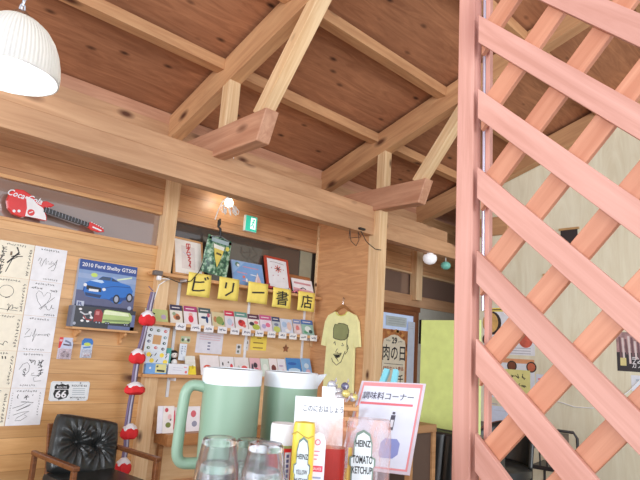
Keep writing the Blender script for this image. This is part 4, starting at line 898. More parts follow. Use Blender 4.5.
# poster on the door
p = at(393.5, 358, 'y', DW-.02); 
pa, pb2 = at(381, 330, 'y', DW-.02), at(406.5, 333, 'y', DW-.02)
w = pb2.x-pa.x+.06
t = thing('door_poster', 'brown and cream meat day poster on the glazed door', 'poster', ((pa.x+pb2.x)/2+.02, DW-.014, 1.10))
b = MB(); b.box(-w/2, w/2, -.002, 0, -.55, .50, M((190, 124, 74), .6, var=.3)); b.build('sheet', t)
b = MB(); y = -.003; r = random.Random(4)
crm = [(w*.42*math.cos(a)*(1+.05*math.sin(9*a)), .0+.47*math.sin(a)*(1 if abs(math.sin(a)) < .9 else .93)) for a in [2*PI*k/28 for k in range(28)]]
crm = [(max(-w*.4, min(w*.4, x*1.35)), z) for x, z in crm]
b.poly(crm, M((240, 230, 206), .6), y)
for k in range(26):
    a = r.random()*2*PI; x, z = w*.46*math.cos(a), .49*math.sin(a); x = max(-w*.47, min(w*.47, x*1.3))
    b.disk(x, z, .03, M((150, 86, 46) if k % 2 else (216, 160, 96)), y+.0004, .022, 8)
b.text('29', -.0, .36, .085, INK, y-.001, w=.11, bold=.03); tinyrow(b, 2, -.16, .355, 3, .032, INK, y=y-.001, s=.02); tinyrow(b, 3, .09, .35, 3, .032, INK, y=y-.001, s=.02)
b.text('肉の日', -.0, .20, .20, INK, y-.001, w=.47, bold=.012)
b.line([(-.2, .06), (.2, .05)], .006, INK, y-.001); b.text('特別セット商品', 0, .0, .055, M((170, 90, 60)), y-.001, w=.42, bold=.02); b.text('千', .15, -.14, .12, INK, y-.001, w=.12, bold=.02); b.text('円', -.02, -.36, .14, INK, y-.001, w=.3, bold=.03)
b.build('lettering', t)
notice('door_notice', 'pale printed notice on the upper door glass', 'notice', 396.5, 321.5, .44, .13, (196, 206, 206), lambda b: lines(b, -.18, .18, .03, .03, 3, .008, (170, 180, 182)), .0, v=DW+.004)
notice('paper_strip', 'narrow bluish white paper strip right of the meat day poster', 'notice', 410.5, 356, .15, .92, (206, 214, 228), lambda b: lines(b, -.05, .05, .40, .03, 2, .006, (190, 196, 210)), .0, v=DW-.016)
# dome lamps beneath the cross beam
p = at(430, 254, 'y', 3.84)
t = thing('dome_lamp', 'small white dome lamp under the right end of the cross beam', 'lamp', (p.x, 3.84, 2.50))
b = MB(); b.lathe([(.03, .0), (.035, -.012), (.075, -.025), (.085, -.055), (.08, -.09), (.058, -.12), (.02, -.135), (.0, -.136)], M((244, 244, 248), .3, emit=.25), 24); b.build('shade', t, smooth=True)
b = MB(); b.lathe([(.04, -.001), (.04, -.02)], WP, 16); b.build('ceiling_rose', t)
p = at(443, 261, 'y', 3.84)
t = thing('glass_float', 'small teal glass ball hanging behind the white dome lamp', 'ornament', (p.x+.06, 3.84, 2.50))
b = MB(); b.ball((0, 0, -.13), (.085, .085, .07), M((120, 196, 180), .15)); b.v = [(x*.75, y_*.75, z*.75) for x, y_, z in b.v]; b.build('ball', t, smooth=True)
b = MB(); b.tube([(0, 0, 0), (0, 0, -.07)], .004, WP, 6); b.build('string', t)

# ================================================================== PENDANT LAMP
c = atd(9.5, 75, 1.82)
t = thing('pendant_lamp', 'lit ribbed glass dome lamp hanging at the upper left', 'lamp', (c.x, c.y, c.z), rot=(.0, .0, 0))
m, nt, pb_ = newmat('opal_glass'); L = nt.links.new
tcn = N(nt, 'ShaderNodeTexCoord'); sp = N(nt, 'ShaderNodeSeparateXYZ'); L(tcn.outputs['Object'], sp.inputs[0])
at2 = N(nt, 'ShaderNodeMath', operation='ARCTAN2'); L(sp.outputs[0], at2.inputs[0]); L(sp.outputs[1], at2.inputs[1])
ml = N(nt, 'ShaderNodeMath', operation='MULTIPLY'); ml.inputs[1].default_value = 70; L(at2.outputs[0], ml.inputs[0]); sn = N(nt, 'ShaderNodeMath', operation='SINE'); L(ml.outputs[0], sn.inputs[0])
bpn = N(nt, 'ShaderNodeBump'); bpn.inputs['Strength'].default_value = .5; bpn.inputs['Distance'].default_value = .002; L(sn.outputs[0], bpn.inputs['Height']); L(bpn.outputs[0], pb_.inputs['Normal'])
pb_.inputs['Base Color'].default_value = lin((200, 202, 208)); pb_.inputs['Roughness'].default_value = .3
tl = N(nt, 'ShaderNodeBsdfTranslucent'); tl.inputs['Color'].default_value = lin((240, 238, 230)); mixn = N(nt, 'ShaderNodeMixShader'); mixn.inputs['Fac'].default_value = .34
L(pb_.outputs[0], mixn.inputs[1]); L(tl.outputs[0], mixn.inputs[2]); L(mixn.outputs[0], nt.nodes['Material Output'].inputs['Surface'])
SC_ = .95
prof = [(.158, -.004), (.159, .02), (.155, .06), (.145, .10), (.128, .14), (.104, .175), (.072, .203), (.040, .217), (.026, .22)]
b = MB(); b.lathe(prof+[(.024, .214), (.040, .211), (.070, .197), (.100, .169), (.123, .136), (.140, .098), (.150, .06), (.154, .02), (.153, -.004), (.158, -.004)], m, 64, cap0=False, cap1=False); b.v = [(x*SC_, y_*SC_, z*.95) for x, y_, z in b.v]; b.build('shade', t, smooth=True)
b = MB(); b.lathe([(.0, .235), (.02, .232), (.03, .222), (.032, .205), (.0, .205)], CHROME, 20, cap0=False, cap1=False); b.build('cap', t, smooth=True)
b = MB(); b.ball((0, 0, .10), (.042, .042, .055), M((255, 250, 240), .4, emit=14.0)); b.build('bulb', t, smooth=True)
b = MB()
b.tube([(0, 0, .155), (0, 0, .205)], .018, WP, 10); b.build('socket', t)
k = 0
ztop_ = zroof(c.y)-c.z-.01
for k in range(14):
    z = .245+k*.030; b = MB(); a0 = (k % 2)*PI/2
    pts = [(.008*math.cos(q)*math.cos(a0), .008*math.cos(q)*math.sin(a0), z+.019*math.sin(q)) for q in [2*PI*j/10 for j in range(11)]]
    b.tube(pts, .0028, M((206, 214, 226), .25, .6), 5); b.build('chain_link', t, smooth=True)
b = MB(); b.tube([(.004, .003, .235)]+[(.009*math.sin(j), .009*math.cos(j), .25+j*.05) for j in range(int((ztop_-.26)/.05))]+[(0, 0, ztop_)], .003, WP, 6); b.build('cord', t, smooth=True)
lt = bpy.data.lights.new('pendant_light', 'POINT'); lt.energy = 3.0; lt.color = (1, .97, .93); lt.shadow_soft_size = .05; lo_ = bpy.data.objects.new('pendant_light', lt); C.objects.link(lo_); lo_.parent = t; lo_.location = (0, 0, .03)

# ================================================================== LATTICE SCREEN
UL = 1.05
k_ = UL/1.3
t = thing('lattice_screen', 'large salmon pink diagonal wooden lattice screen on the right', 'lattice', (UL, .62, 0))
LT = WD['lattice']
vL, vR, zT, zB = .757*k_, -.66, 2.555, .105      # the free field of the lattice (v falls to the right)
def strip(c0, sgn, xx, th, w):
    """a lattice strip at +-45 degrees clipped to the field; c0 = offset along the normal"""
    A = math.radians(44.6 if sgn < 0 else 48.2)*sgn
    dx, dz = math.cos(A), math.sin(A); nx, nz = -dz, dx
    pts = []
    half = [(c0-w/2), (c0+w/2)]
    # strip as long quad in (s, z), s = -v
    P = [(nx*half[0]+dx*-6, nz*half[0]+dz*-6), (nx*half[0]+dx*6, nz*half[0]+dz*6), (nx*half[1]+dx*6, nz*half[1]+dz*6), (nx*half[1]+dx*-6, nz*half[1]+dz*-6)]
    def clip(poly, f):
        o_ = []
        for i in range(len(poly)):
            a, c2 = poly[i], poly[(i+1) % len(poly)]; fa, fc = f(a), f(c2)
            if fa >= 0: o_.append(a)
            if (fa >= 0) != (fc >= 0):
                q = fa/(fa-fc); o_.append((a[0]+(c2[0]-a[0])*q, a[1]+(c2[1]-a[1])*q))
        return o_
    for f in (lambda p: p[0]+vL, lambda p: -vR-p[0], lambda p: p[1]-zB, lambda p: zT-p[1]): P = clip(P, f) if P else P
    if len(P) < 3: return None
    mx, mz = sum(p[0] for p in P)/len(P), sum(p[1] for p in P)/len(P)
    # local frame with x along the strip so that the grain follows it
    b = MB(); n = len(P)
    loc = [((p[0]-mx)*dx+(p[1]-mz)*dz, (p[0]-mx)*nx+(p[1]-mz)*nz) for p in P]
    b.prism(loc, -th/2, th/2, LT if sgn < 0 else WD['lattice_rear'])
    o = b.build('lattice_strip', t, bevel=.0012)
    # object axes: x -> along strip in plane (s = -v), z -> normal in plane, y -> into +u
    X = Vector((0, -dx, dz)); Z = Vector((0, -nx, nz)); Y = Vector((1, 0, 0))
    if X.cross(Y).dot(Z) < 0: pass
    o.matrix_local = Matrix(((X.x, Y.x, Z.x, xx), (X.y, Y.y, Z.y, -mx-.62), (X.z, Y.z, Z.z, mz), (0, 0, 0, 1)))
    return o
# offsets along the normals, measured for a screen 1.3 m away and scaled about the eye height
def resc(c0, A): return (c0-EYE*math.cos(A))*k_+EYE*math.cos(A)
A1, A2 = math.radians(-44.6), math.radians(48.2)
for q in range(-12, 9):
    strip(resc(.6996+q*.1652, A1), -1, -.008, .013, .063*k_)
for q in range(-9, 14):
    strip(resc(1.386+q*.1545, A2), 1, .007, .013, .0565*k_)
timber('post', (.012, .8035*k_-.62, 0), (.012, .8035*k_-.62, 2.60), .034, .054*k_, LT, t, bevel=.003)
timber('post', (.012, -.69-.62, 0), (.012, -.69-.62, 2.60), .034, .054*k_, LT, t, bevel=.003)
timber('inner_rail', (.030, .7525*k_-.62, 0), (.030, .7525*k_-.62, 2.60), .016, .011, LT, t, bevel=.002)
m_ = M((206, 204, 222), .25, .6)
b = MB(); b.tube([(.030, .7665*k_-.62, 1.36), (.030, .7665*k_-.62, 2.6)], .0055, m_, 10); b.build('metal_tube', t, smooth=True)
timber('top_rail', (.0, .80*k_-.62, 2.58), (.0, -1.31, 2.58), .05, .05, LT, t)
timber('bottom_rail', (.0, .80*k_-.62, .08), (.0, -1.31, .08), .05, .05, LT, t)

# ================================================================== SEASONING COUNTER
CZ = .925
t = thing('counter_table', 'wooden counter table carrying pitchers and bottles in the foreground', 'table', (.72, .90, 0))
TOPZ = CZ-.03
b = MB(); b.box(-.42, .29, -.32, .36, -.035, 0, WD['desk']); o = b.build('tabletop', t, bevel=.004); o.location = (0, 0, CZ-.001)
for x in (-.38, .27):
    for y_ in (-.28, .32):
        b = MB(); b.box(x-.02, x+.02, y_-.02, y_+.02, 0, CZ-.036, WD['desk']); b.build('leg', t)
PG = M((138, 168, 146), .38, var=.02); PL = M((222, 230, 236), .35, var=.02)
def pitcher(px, py, depth, label, ang, hand, spa=0.0):
    c = atd(px, py, depth)
    t = thing('water_pitcher', label, 'pitcher', (c.x, c.y, CZ), rot=(0, 0, ang))
    H = c.z-CZ; r0, r1 = .060, .0635
    b = MB(); b.lathe([(r0-.006, 0), (r0, .004), (r1*.99, H*.5), (r1, H-.034)], PG, 48, cap1=True); b.build('body', t, smooth=True)
    b = MB(); b.lathe([(r1+.0005, H-.034), (r1+.001, H-.004), (r1-.001, H), (r1-.006, H), (r1-.006, H-.010), (.0, H-.010)], PL, 48, cap0=False, cap1=False); l_ = b.build('lid', t, smooth=True)
    b = MB(); b.lathe([(0, H-.0095), (r1-.010, H-.0095), (r1-.010, H-.002), (0, H-.001)], M((90, 100, 104), .4), 40, cap0=False, cap1=False); b.build('lid_inlay', l_, smooth=True)
    # spout: a small lip opposite the handle
    b = MB(); b.add([(r1-.004, -.024, H-.003), (r1-.004, .024, H-.003), (r1+.020, 0, H+.001), (r1-.002, -.018, H-.034), (r1-.002, .018, H-.034)], [(0, 2, 1), (0, 3, 2), (1, 2, 4), (3, 4, 2), (0, 1, 4, 3)], PL); ca, sa = math.cos(spa), math.sin(spa); b.v = [(x*ca-y_*sa, x*sa+y_*ca, z) for x, y_, z in b.v]; b.build('spout', l_)
    if hand:
        b = MB(); x = -r1
        pts = [(x+.012, 0, H-.046), (x-.010, 0, H-.040), (x-.026, 0, H-.041), (x-.036, 0, H-.054), (x-.039, 0, H-.08), (x-.041, 0, H-.14), (x-.041, 0, H-.178), (x-.035, 0, H-.194), (x-.022, 0, H-.200), (x+.012, 0, H-.199)]
        # smooth the path
        P = []
        for i in range(len(pts)-1):
            p0, p1, p2, p3 = [Vector(pts[max(0, min(len(pts)-1, i+d_))]) for d_ in (-1, 0, 1, 2)]
            for s_ in (0, .33, .66): P.append(.5*((2*p1)+(-p0+p2)*s_+(2*p0-5*p1+4*p2-p3)*s_*s_+(-p0+3*p1-3*p2+p3)*s_**3))
        P.append(Vector(pts[-1])); b.tube(P, .0118, PG, 14)
        b.v = [(vx, vy*1.15, vz) for vx, vy, vz in b.v]; b.build('handle', t, smooth=True)
        b = MB(); b.box(-r1-.003, -r1+.012, -.014, .014, H-.032, H-.001, PL); b.build('lid_hinge', l_, bevel=.003)
    return t
pitcher(234, 368.5, 1.23, 'sage green water pitcher with white lid, its handle towards the left', math.radians(-24), True, 1.3)
pitcher(292, 372, 1.31, 'sage green water pitcher with white lid, spout towards the right, behind the seasonings', math.radians(-46), False)
# upside-down tumblers, stacked in twos
GL = glass('tumbler_glass', (250, 252, 255), ior=1.28)
_nt = GL.node_tree
[_nt.links.remove(l_) for l_ in list(_nt.links) if l_.to_socket.name == 'Normal' and l_.to_node.type == 'BSDF_PRINCIPLED']
_p = _nt.nodes['Principled BSDF']; _tr = N(_nt, 'ShaderNodeBsdfTransparent'); _mx = N(_nt, 'ShaderNodeMixShader'); _mx.inputs['Fac'].default_value = .9
_df = N(_nt, 'ShaderNodeBsdfDiffuse'); _df.inputs['Color'].default_value = (.8, .85, .95, 1); _m2 = N(_nt, 'ShaderNodeMixShader'); _m2.inputs['Fac'].default_value = .02
_nt.links.new(_tr.outputs[0], _mx.inputs[1]); _nt.links.new(_p.outputs[0], _mx.inputs[2]); _nt.links.new(_mx.outputs[0], _m2.inputs[1]); _nt.links.new(_df.outputs[0], _m2.inputs[2]); _nt.links.new(_m2.outputs[0], _nt.nodes['Material Output'].inputs['Surface'])
def tumbler(x, y, z, label, up=False):
    t = thing('glass_tumbler', label, 'tumbler', (x, y, z), group='upside down glass tumblers')
    R0, R1, H = .036, .0262, .098     # rim (below) and base (on top)
    b = MB()
    b.lathe([(R0, 0), (R0-.0012, .03), (R1+.006, H*.62), (R1+.0045, H*.64), (R1, H-.004), (R1-.003, H), (0, H), ], GL, 40, cap0=False, cap1=False)
    b.lathe([(0, H-.012), (R1-.004, H-.012), (R1+.0018, H*.62), (R0-.0036, .03), (R0-.0024, 0), (R0, 0)], GL, 40, cap0=False, cap1=False)
    b.build('bowl', t, smooth=True, merge=True)
    return t
for px, py, d_, nm in ((220, 437, .86, 'left'), (266.5, 443, .82, 'front middle'), (252, 439, .95, 'rear')):
    c = atd(px, py, d_)
    zb = c.z-.098
    tumbler(c.x, c.y, zb, 'upper upside down tumbler of the %s stack of glasses' % nm)
    tumbler(c.x, c.y, zb-.040, 'tumbler nested beneath the top one of the %s stack of glasses' % nm)
    tz = zb-.040
    o = thing('glass_tray', 'small steel stand under the %s stack of glasses' % nm, 'stand', (c.x, c.y, CZ)); b = MB(); b.lathe([(.0, 0), (.042, 0), (.042, tz-CZ-.0005), (0, tz-CZ-.0005)], M((170, 176, 180), .3, .8), 28, cap0=False, cap1=False); b.build('disc', o, smooth=True)
# striped cloth
c = atd(168, 477, 1.03)
t = thing('striped_cloth', 'folded white cloth with navy stripes at the left end of the counter', 'cloth', (c.x+.03, c.y-.02, CZ), rot=(0, 0, .75))
m, nt, pb_ = newmat('striped_cotton'); L = nt.links.new
tcn = N(nt, 'ShaderNodeTexCoord'); wv = N(nt, 'ShaderNodeTexWave'); wv.inputs['Scale'].default_value = 18; wv.inputs['Distortion'].default_value = .6; crn = N(nt, 'ShaderNodeValToRGB'); crn.color_ramp.elements[0].position = .28; crn.color_ramp.elements[1].position = .34; crn.color_ramp.elements[0].color = lin((70, 84, 130)); crn.color_ramp.elements[1].color = lin((240, 240, 244)); L(tcn.outputs['Object'], wv.inputs['Vector']); L(wv.outputs['Fac'], crn.inputs['Fac']); L(crn.outputs[0], pb_.inputs['Base Color']); pb_.inputs['Roughness'].default_value = .9
b = MB(); b.grid(26, 16, lambda a, c2: ((a-.5)*.20, (c2-.5)*.10, .046*math.sin(PI*min(1, max(0, a)))**.6*math.sin(PI*c2)**.5+.004*math.sin(a*22+c2*5)+.002), m); b.build('fabric', t, smooth=True, solid=.002)
# red spice bottle
c = atd(284, 422.5, .97); H = c.z-CZ
t = thing('spice_bottle', 'round white capped spice bottle with a red label, right of the glasses', 'bottle', (c.x, c.y, CZ))
b = MB(); b.lathe([(.021, 0), (.0225, .003), (.0225, H-.036), (.0215, H-.034)], M((150, 160, 96), .3), 32); b.build('bottle', t, smooth=True)
b = MB(); b.lathe([(.0229, H*.32), (.0229, H-.040)], M((214, 42, 46), .35), 32, cap0=False, cap1=False); b.build('label', t, smooth=True)
b = MB(); b.lathe([(.0222, H-.036), (.0222, H-.006), (.0205, H-.001), (0, H)], M((238, 242, 246), .35), 32); b.build('cap', t, smooth=True)
dirc = math.atan2(-c.y, -c.x)
b = MB(); nlo = 8; a0 = dirc+.25
vs = [(.0233*math.cos(a0+j*.07), .0233*math.sin(a0+j*.07), z) for z in (H*.42, H-.046) for j in range(nlo)]
b.add(vs, [(j, j+1, nlo+j+1, nlo+j) for j in range(nlo-1)], M((236, 236, 244), .4))
for kk in range(5):
    z = H-.052-kk*.008; vs = [(.0236*math.cos(a0+.12+j*.07), .0236*math.sin(a0+.12+j*.07), z+dz) for dz in (-.0026, .0026) for j in range(4)]; b.add(vs, [(j, j+1, 4+j+1, 4+j) for j in range(3)], M((90, 96, 150), .4))
b.build('white_panel', t)
# squeeze bottles standing on their caps
def face_cam(c): return math.atan2(c.y, c.x)-PI/2
def squeeze(px, py, depth, w, dp, label, body, capc, fill=None, fillh=.0, neck=.0, topc=None, turn=0, filltop=None, grp=None):
    c = atd(px, py, depth); H = c.z-CZ
    t = thing('squeeze_bottle', label, 'bottle', (c.x, c.y, CZ), rot=(0, 0, face_cam(c)+turn))
    n = 36
    prof = [(.55, .030), (.62, .036), (.86, .060), (.97, .10), (1.0, .14), (1.0, H-.030), (.97, H-.010), (.90, H-.002), (.0, H)]
    def ringv(r_, z, inset=0):
        return [((w/2*r_-inset)*(abs(math.cos(2*PI*j/n))**.75)*(1 if math.cos(2*PI*j/n) > 0 else -1), (dp/2*r_-inset)*(abs(math.sin(2*PI*j/n))**.75)*(1 if math.sin(2*PI*j/n) > 0 else -1), z) for j in range(n)]
    b = MB(); vs = []
    for r_, z in prof: vs += ringv(max(r_, .001), z)
    b.add(vs, [(i*n+j, i*n+(j+1) % n, (i+1)*n+(j+1) % n, (i+1)*n+j) for i in range(len(prof)-1) for j in range(n)]+[tuple(range(n-1, -1, -1))], body); b.build('body', t, smooth=True)
    b = MB(); b.lathe([(.0, 0), (w*.36, 0), (w*.36, .024), (w*.28, .030), (0, .030)], capc, 28, sy=dp/w, cap0=False, cap1=False); b.build('cap', t, smooth=True)
    if fill:
        b = MB(); vs = []; pf = [(.55, .031), (.62, .037), (.86, .061), (.97, .101), (1.0, .14)] if fillh > .14 else [(.55, .031), (.62, .037), (.86, .061), (.94, fillh-.01)]
        pf = [q for q in pf if q[1] < fillh]+[(.99 if fillh > .12 else .95, fillh), (.0001, fillh+.002)]
        for r_, z in pf: vs += ringv(r_, z, -.0004 if r_ > .1 else 0)
        b.add(vs, [(i*n+j, i*n+(j+1) % n, (i+1)*n+(j+1) % n, (i+1)*n+j) for i in range(len(pf)-1) for j in range(n)]+[tuple(range(n-1, -1, -1))], fill); b.build('sauce', t, smooth=True)
    return t, H
def keystone(b, x, z0, z1, w, y, col, edge):
    sh_ = [(-.5, 0), (.5, 0), (.5, .60), (.58, .62), (.58, .70), (.42, .72), (.42, .86), (.30, .96), (.0, 1.0), (-.30, .96), (-.42, .86), (-.42, .72), (-.58, .70), (-.58, .62), (-.5, .60)]
    P = [(x+p[0]*w, z0+p[1]*(z1-z0)) for p in sh_]; b.poly(P, edge, y); cx_, cz_ = x, (z0+z1)/2
    b.poly([(cx_+(p[0]-cx_)*.88, cz_+(p[1]-cz_)*.94) for p in P], col, y-.0004)
LBW = M((226, 236, 240), .4); LBG = M((110, 128, 122), .4)
# mustard
t, H = squeeze(305, 421, .895, .036, .030, 'yellow mustard squeeze bottle with a white keystone label', M((240, 214, 80), .3), M((236, 206, 60), .4), turn=-.1)
b = MB(); y = -.0165; keystone(b, .0015, .05, H-.022, .023, y, LBW, LBG)
b.text('HEINZ', .0015, H-.052, .008, INK, y-.0008, w=.018, bold=.02); b.text('YELLOW', .0015, H-.075, .007, M((60, 66, 80)), y-.0008, w=.018, bold=.015); b.text('MUSTARD', .0015, H-.088, .008, M((60, 66, 80)), y-.0008, w=.020, bold=.015)
for k in range(3): b.line([(-.007, H-.105-k*.008), (.010, H-.105-k*.008)], .002, M((150, 160, 170)), y-.0008)
b.build('label', t)
b = MB(); b.line([(-.018, H-.020), (-.010, H-.015), (.0, H-.021), (.009, H-.024), (.017, H-.020)], .002, M((176, 150, 60), .4), -.0155); b.build('seam_line', t)
# ketchup seen from its narrow side, with a white back label
CLR = clear_plastic('smeared_clear_plastic', (226, 170, 150), .20, .22, (226, 140, 96))
CLR2 = clear_plastic('hazy_clear_plastic', (222, 206, 216), .34, .2, (224, 160, 136))
KET = M((150, 26, 16), .25, var=.2)
t, H = squeeze(330.5, 417, .92, .056, .042, 'clear ketchup squeeze bottle half full of red sauce, white label on its left', CLR, M((226, 226, 228), .4), fill=KET, fillh=.172, turn=0)
b = MB(); y = -.0222
P = [(-.028, .0), (-.006, .0), (-.006, H-.036), (-.010, H-.026), (-.018, H-.022), (-.025, H-.026), (-.028, H-.036)]
b.poly([(x_+.001, z_ if z_ else .05) for x_, z_ in P], M((230, 228, 240), .4), y); b.ring(-.018, H-.038, .004, .0012, M((226, 80, 110)), y-.0006)
for k in range(3): b.line([(-.024, H-.052-k*.006), (-.014-k*.002, H-.052-k*.006)], .0016, M((222, 120, 150)), y-.0006)
b.rect(-.026, H-.083, -.008, H-.074, M((222, 70, 100), .4), y-.0006); b.text('SAUCE', -.017, H-.0785, .004, WHITE, y-.001, w=.014, bold=.01)
for k in range(6): b.line([(-.025, H-.092-k*.007), (-.010-(k % 3)*.002, H-.092-k*.007)], .0026, M((150, 160, 200)), y-.0006)
b.build('label', t)
# tomato ketchup, label to the front
t, H = squeeze(369.5, 417.5, .975, .079, .046, 'nearly empty clear tomato ketchup squeeze bottle with a white keystone label', CLR2, M((228, 226, 226), .4), fill=M((224, 110, 70), .3), fillh=.085, turn=.05)
b = MB(); y = -.0245; keystone(b, -.010, .045, H-.018, .038, y, LBW, M((120, 140, 128), .4)); y0_ = y
b.text('HEINZ', -.010, H-.041, .011, INK, y-.0009, w=.026, bold=.025); b.text('TOMATO', -.010, H-.067, .013, INK, y-.0009, w=.034, bold=.02); b.text('KETCHUP', -.010, H-.084, .012, INK, y-.0009, w=.034, bold=.02)
b.disk(-.008, H-.115, .009, M((200, 70, 50)), y-.0009, .012); b.line([(-.022, H-.118), (-.018, H-.128), (-.022, H-.14)], .004, M((110, 160, 110)), y-.0009); b.line([(.008, H-.116), (.004, H-.126), (.008, H-.138)], .004, M((110, 160, 110)), y-.0009)
b.build('label', t)
b = MB(); b.line([(-.031, H-.05), (-.0315, H-.10), (-.031, H-.15)], .007, M((236, 196, 90), .4), -.019); b.build('yellow_edge', t)
# leaning seasoning sign in a clear sleeve
cs = [atd(362, 381, 1.32), atd(426, 384, 1.254), atd(409.5, 475.5, 1.098)]
xd = (cs[1]-cs[0]).normalized(); zd = (cs[1]-cs[2]); zd = (zd-xd*zd.dot(xd)).normalized(); yd = zd.cross(xd)
wS, hS = (cs[1]-cs[0]).length, (cs[1]-cs[2]).length
org = cs[1]-zd*hS-xd*wS/2
t = thing('seasoning_sign', 'laminated white sign with pink borders and dark characters, leaning behind the ketchup', 'sign', tuple(org))
t.matrix_world = Matrix(((xd.x, yd.x, zd.x, org.x), (xd.y, yd.y, zd.y, org.y), (xd.z, yd.z, zd.z, org.z), (0, 0, 0, 1)))
PK = M((232, 150, 154), .4); DG = M((84, 84, 100), .5)
b = MB(); b.box(-wS/2, wS/2, -.001, .001, 0, hS, M((214, 206, 218), .3)); b.build('sleeve', t)
b = MB(); y = -.0015; e_ = .006
b.rect(-wS/2+e_, e_, wS/2-e_, hS-e_*.6, PK, y); b.rect(-wS/2+e_+.004, e_+.004, wS/2-e_-.004, hS-e_-.008, M((224, 230, 246), .4), y-.0003); b.build('paper', t)
b = MB(); y = -.0024
b.text('調味料コーナー', -.004, hS-.040, .0205, DG, y, w=wS*.78, bold=.008); b.rect(-wS/2+.012, hS-.064, wS/2-.02, hS-.058, M((222, 120, 130), .4), y)
b.rect(.014, hS-.125, .024, hS-.088, DG, y); b.rect(.0155, hS-.118, .0225, hS-.10, M((226, 226, 236)), y-.0004); b.rect(.016, hS-.086, .022, hS-.080, DG, y)
b.poly([(.008, hS-.19), (.036, hS-.19), (.046, hS-.18), (.046, hS-.155), (.038, hS-.145), (.012, hS-.145), (.004, hS-.155), (.004, hS-.178)], M((140, 150, 206), .5), y)
b.build('lettering', t)
st0 = Vector((0, .004, .035)); fw_ = t.matrix_world.inverted() @ Vector((org.x+zd.x*.035+yd.x*.004, org.y+zd.y*.035+yd.y*.004, CZ+.002))
b = MB(); b.tube([tuple(st0), tuple(fw_)], .003, CHROME, 8); b.build('stand_wire', t, smooth=True)
b = MB(); b.tube([tuple(fw_+(t.matrix_world.to_3x3().inverted() @ Vector((-.03, .02, 0)))), tuple(fw_+(t.matrix_world.to_3x3().inverted() @ Vector((.03, -.02, 0))))], .003, CHROME, 8); b.build('stand_foot', t, smooth=True)
# turquoise clip on the sign
TQ = M((126, 200, 214), .4)
tp = org+zd*hS+xd*(-.012)
t = thing('turquoise_clip', 'turquoise two-legged clip standing up behind the top of the seasoning sign', 'clip', tuple(tp))
t.matrix_world = Matrix(((xd.x, yd.x, zd.x, tp.x), (xd.y, yd.y, zd.y, tp.y), (xd.z, yd.z, zd.z, tp.z), (0, 0, 0, 1)))
b = MB(); b.prism([(-.026, -.012), (-.012, -.012), (-.006, .040), (-.020, .043)], .002, .014, TQ); b.build('leg', t, bevel=.0015)
b = MB(); b.prism([(.004, -.012), (.018, -.012), (.016, .040), (.003, .042)], .002, .014, TQ); b.build('leg', t, bevel=.0015)
b = MB(); b.box(-.024, .016, .0012, .010, -.045, -.012, TQ); b.build('grip', t, bevel=.0015)
# small cards
def card(px, py, d_, w, h, label, txt, turn, lean=-.1):
    c = atd(px, py, d_)
    t = thing('paper_card', label, 'card', (c.x, c.y, CZ), rot=(lean, 0, face_cam(c)+turn))
    H = c.z-CZ+.01
    b = MB(); b.box(-w/2, w/2, -.0006, .0006, 0, H, M((236, 242, 248), .5)); b.build('paper', t)
    if txt:
        b = MB(); b.text(txt, .008, H-.022, .0125, M((70, 74, 90), .5), -.0012, w=w*.82, bold=.006); b.build('lettering', t)
    return t
card(321, 403, 1.06, .096, .1, 'white card with a line of grey writing behind the mustard bottle', 'このにおはしょう', .12)
card(331, 392, 1.13, .028, .1, 'small blank white card beside the right pitcher', '', .2)
# wooden caddy with a bag of wrapped sweets
c = atd(343, 402, 1.25); zt = c.z
t = thing('wooden_caddy', 'small wooden caddy behind the white card, full of slats', 'caddy', (c.x, c.y, CZ), rot=(0, 0, -.6))
hB = zt-CZ-.004
for sy in (-.022, .022):
    for k in range(3): timber('slat', (-.032, sy, hB-.008-k*.022), (.032, sy, hB-.008-k*.022), .004, .009, WD['shelf'], t, bevel=.001)
for sx in (-.03, .03):
    for sy in (-.018, .018): timber('corner_post', (sx, sy, 0), (sx, sy, hB), .006, .006, WD['shelf'], t, bevel=.001)
for k, (x, a) in enumerate(((-.012, .35), (.002, .1), (.016, -.4))): timber('stick', (x, -.010, .03), (x+a*.05, -.012, hB-.004), .005, .005, WD['desk'], t, bevel=.001)
b = MB(); b.box(-.032, .032, -.02, .02, .0, .006, WD['desk']); b.build('floor_board', t)
b = MB(); b.box(-.026, .03, -.019, -.013, .008, hB*.55, M((236, 190, 60), .5)); b.build('yellow_packet', t)
rr = random.Random(8); cols = [(226, 226, 230), (200, 204, 214), (226, 212, 130), (120, 120, 150), (236, 236, 240), (190, 186, 190), (210, 190, 170)]
for k in range(14):
    x, y_, z = (rr.random()-.5)*.062, (rr.random()-.5)*.03, hB+.008+rr.random()*.034
    s_ = thing('wrapped_sweet', ['silver', 'grey', 'yellow', 'dark blue', 'white', 'taupe', 'tan'][k % 7]+' wrapped sweet in the clear heap on the caddy, %s' % ('front layer' if k < 7 else 'back layer'), 'sweet', (c.x+x*.8+(-.01 if k < 7 else .012), c.y-x*.56+(-.006 if k < 7 else .014), CZ+z), group='wrapped sweets on the caddy')
    b = MB(); b.ball((0, 0, 0), (.0105, .009, .009), M(cols[k % 7], .15, .3), 10, 6); b.build('sweet', s_, smooth=True)
    b = MB(); a = rr.random()*PI; dx, dz = math.cos(a), math.sin(a)
    for sg in (-1, 1): b.add([(sg*.009*dx, 0, sg*.009*dz), (sg*.018*dx-dz*.007, -.003, sg*.018*dz+dx*.007), (sg*.018*dx+dz*.007, .003, sg*.018*dz-dx*.007)], [(0, 1, 2)], M((230, 232, 236), .1, .5))
    b.build('twisted_wrapper', s_)

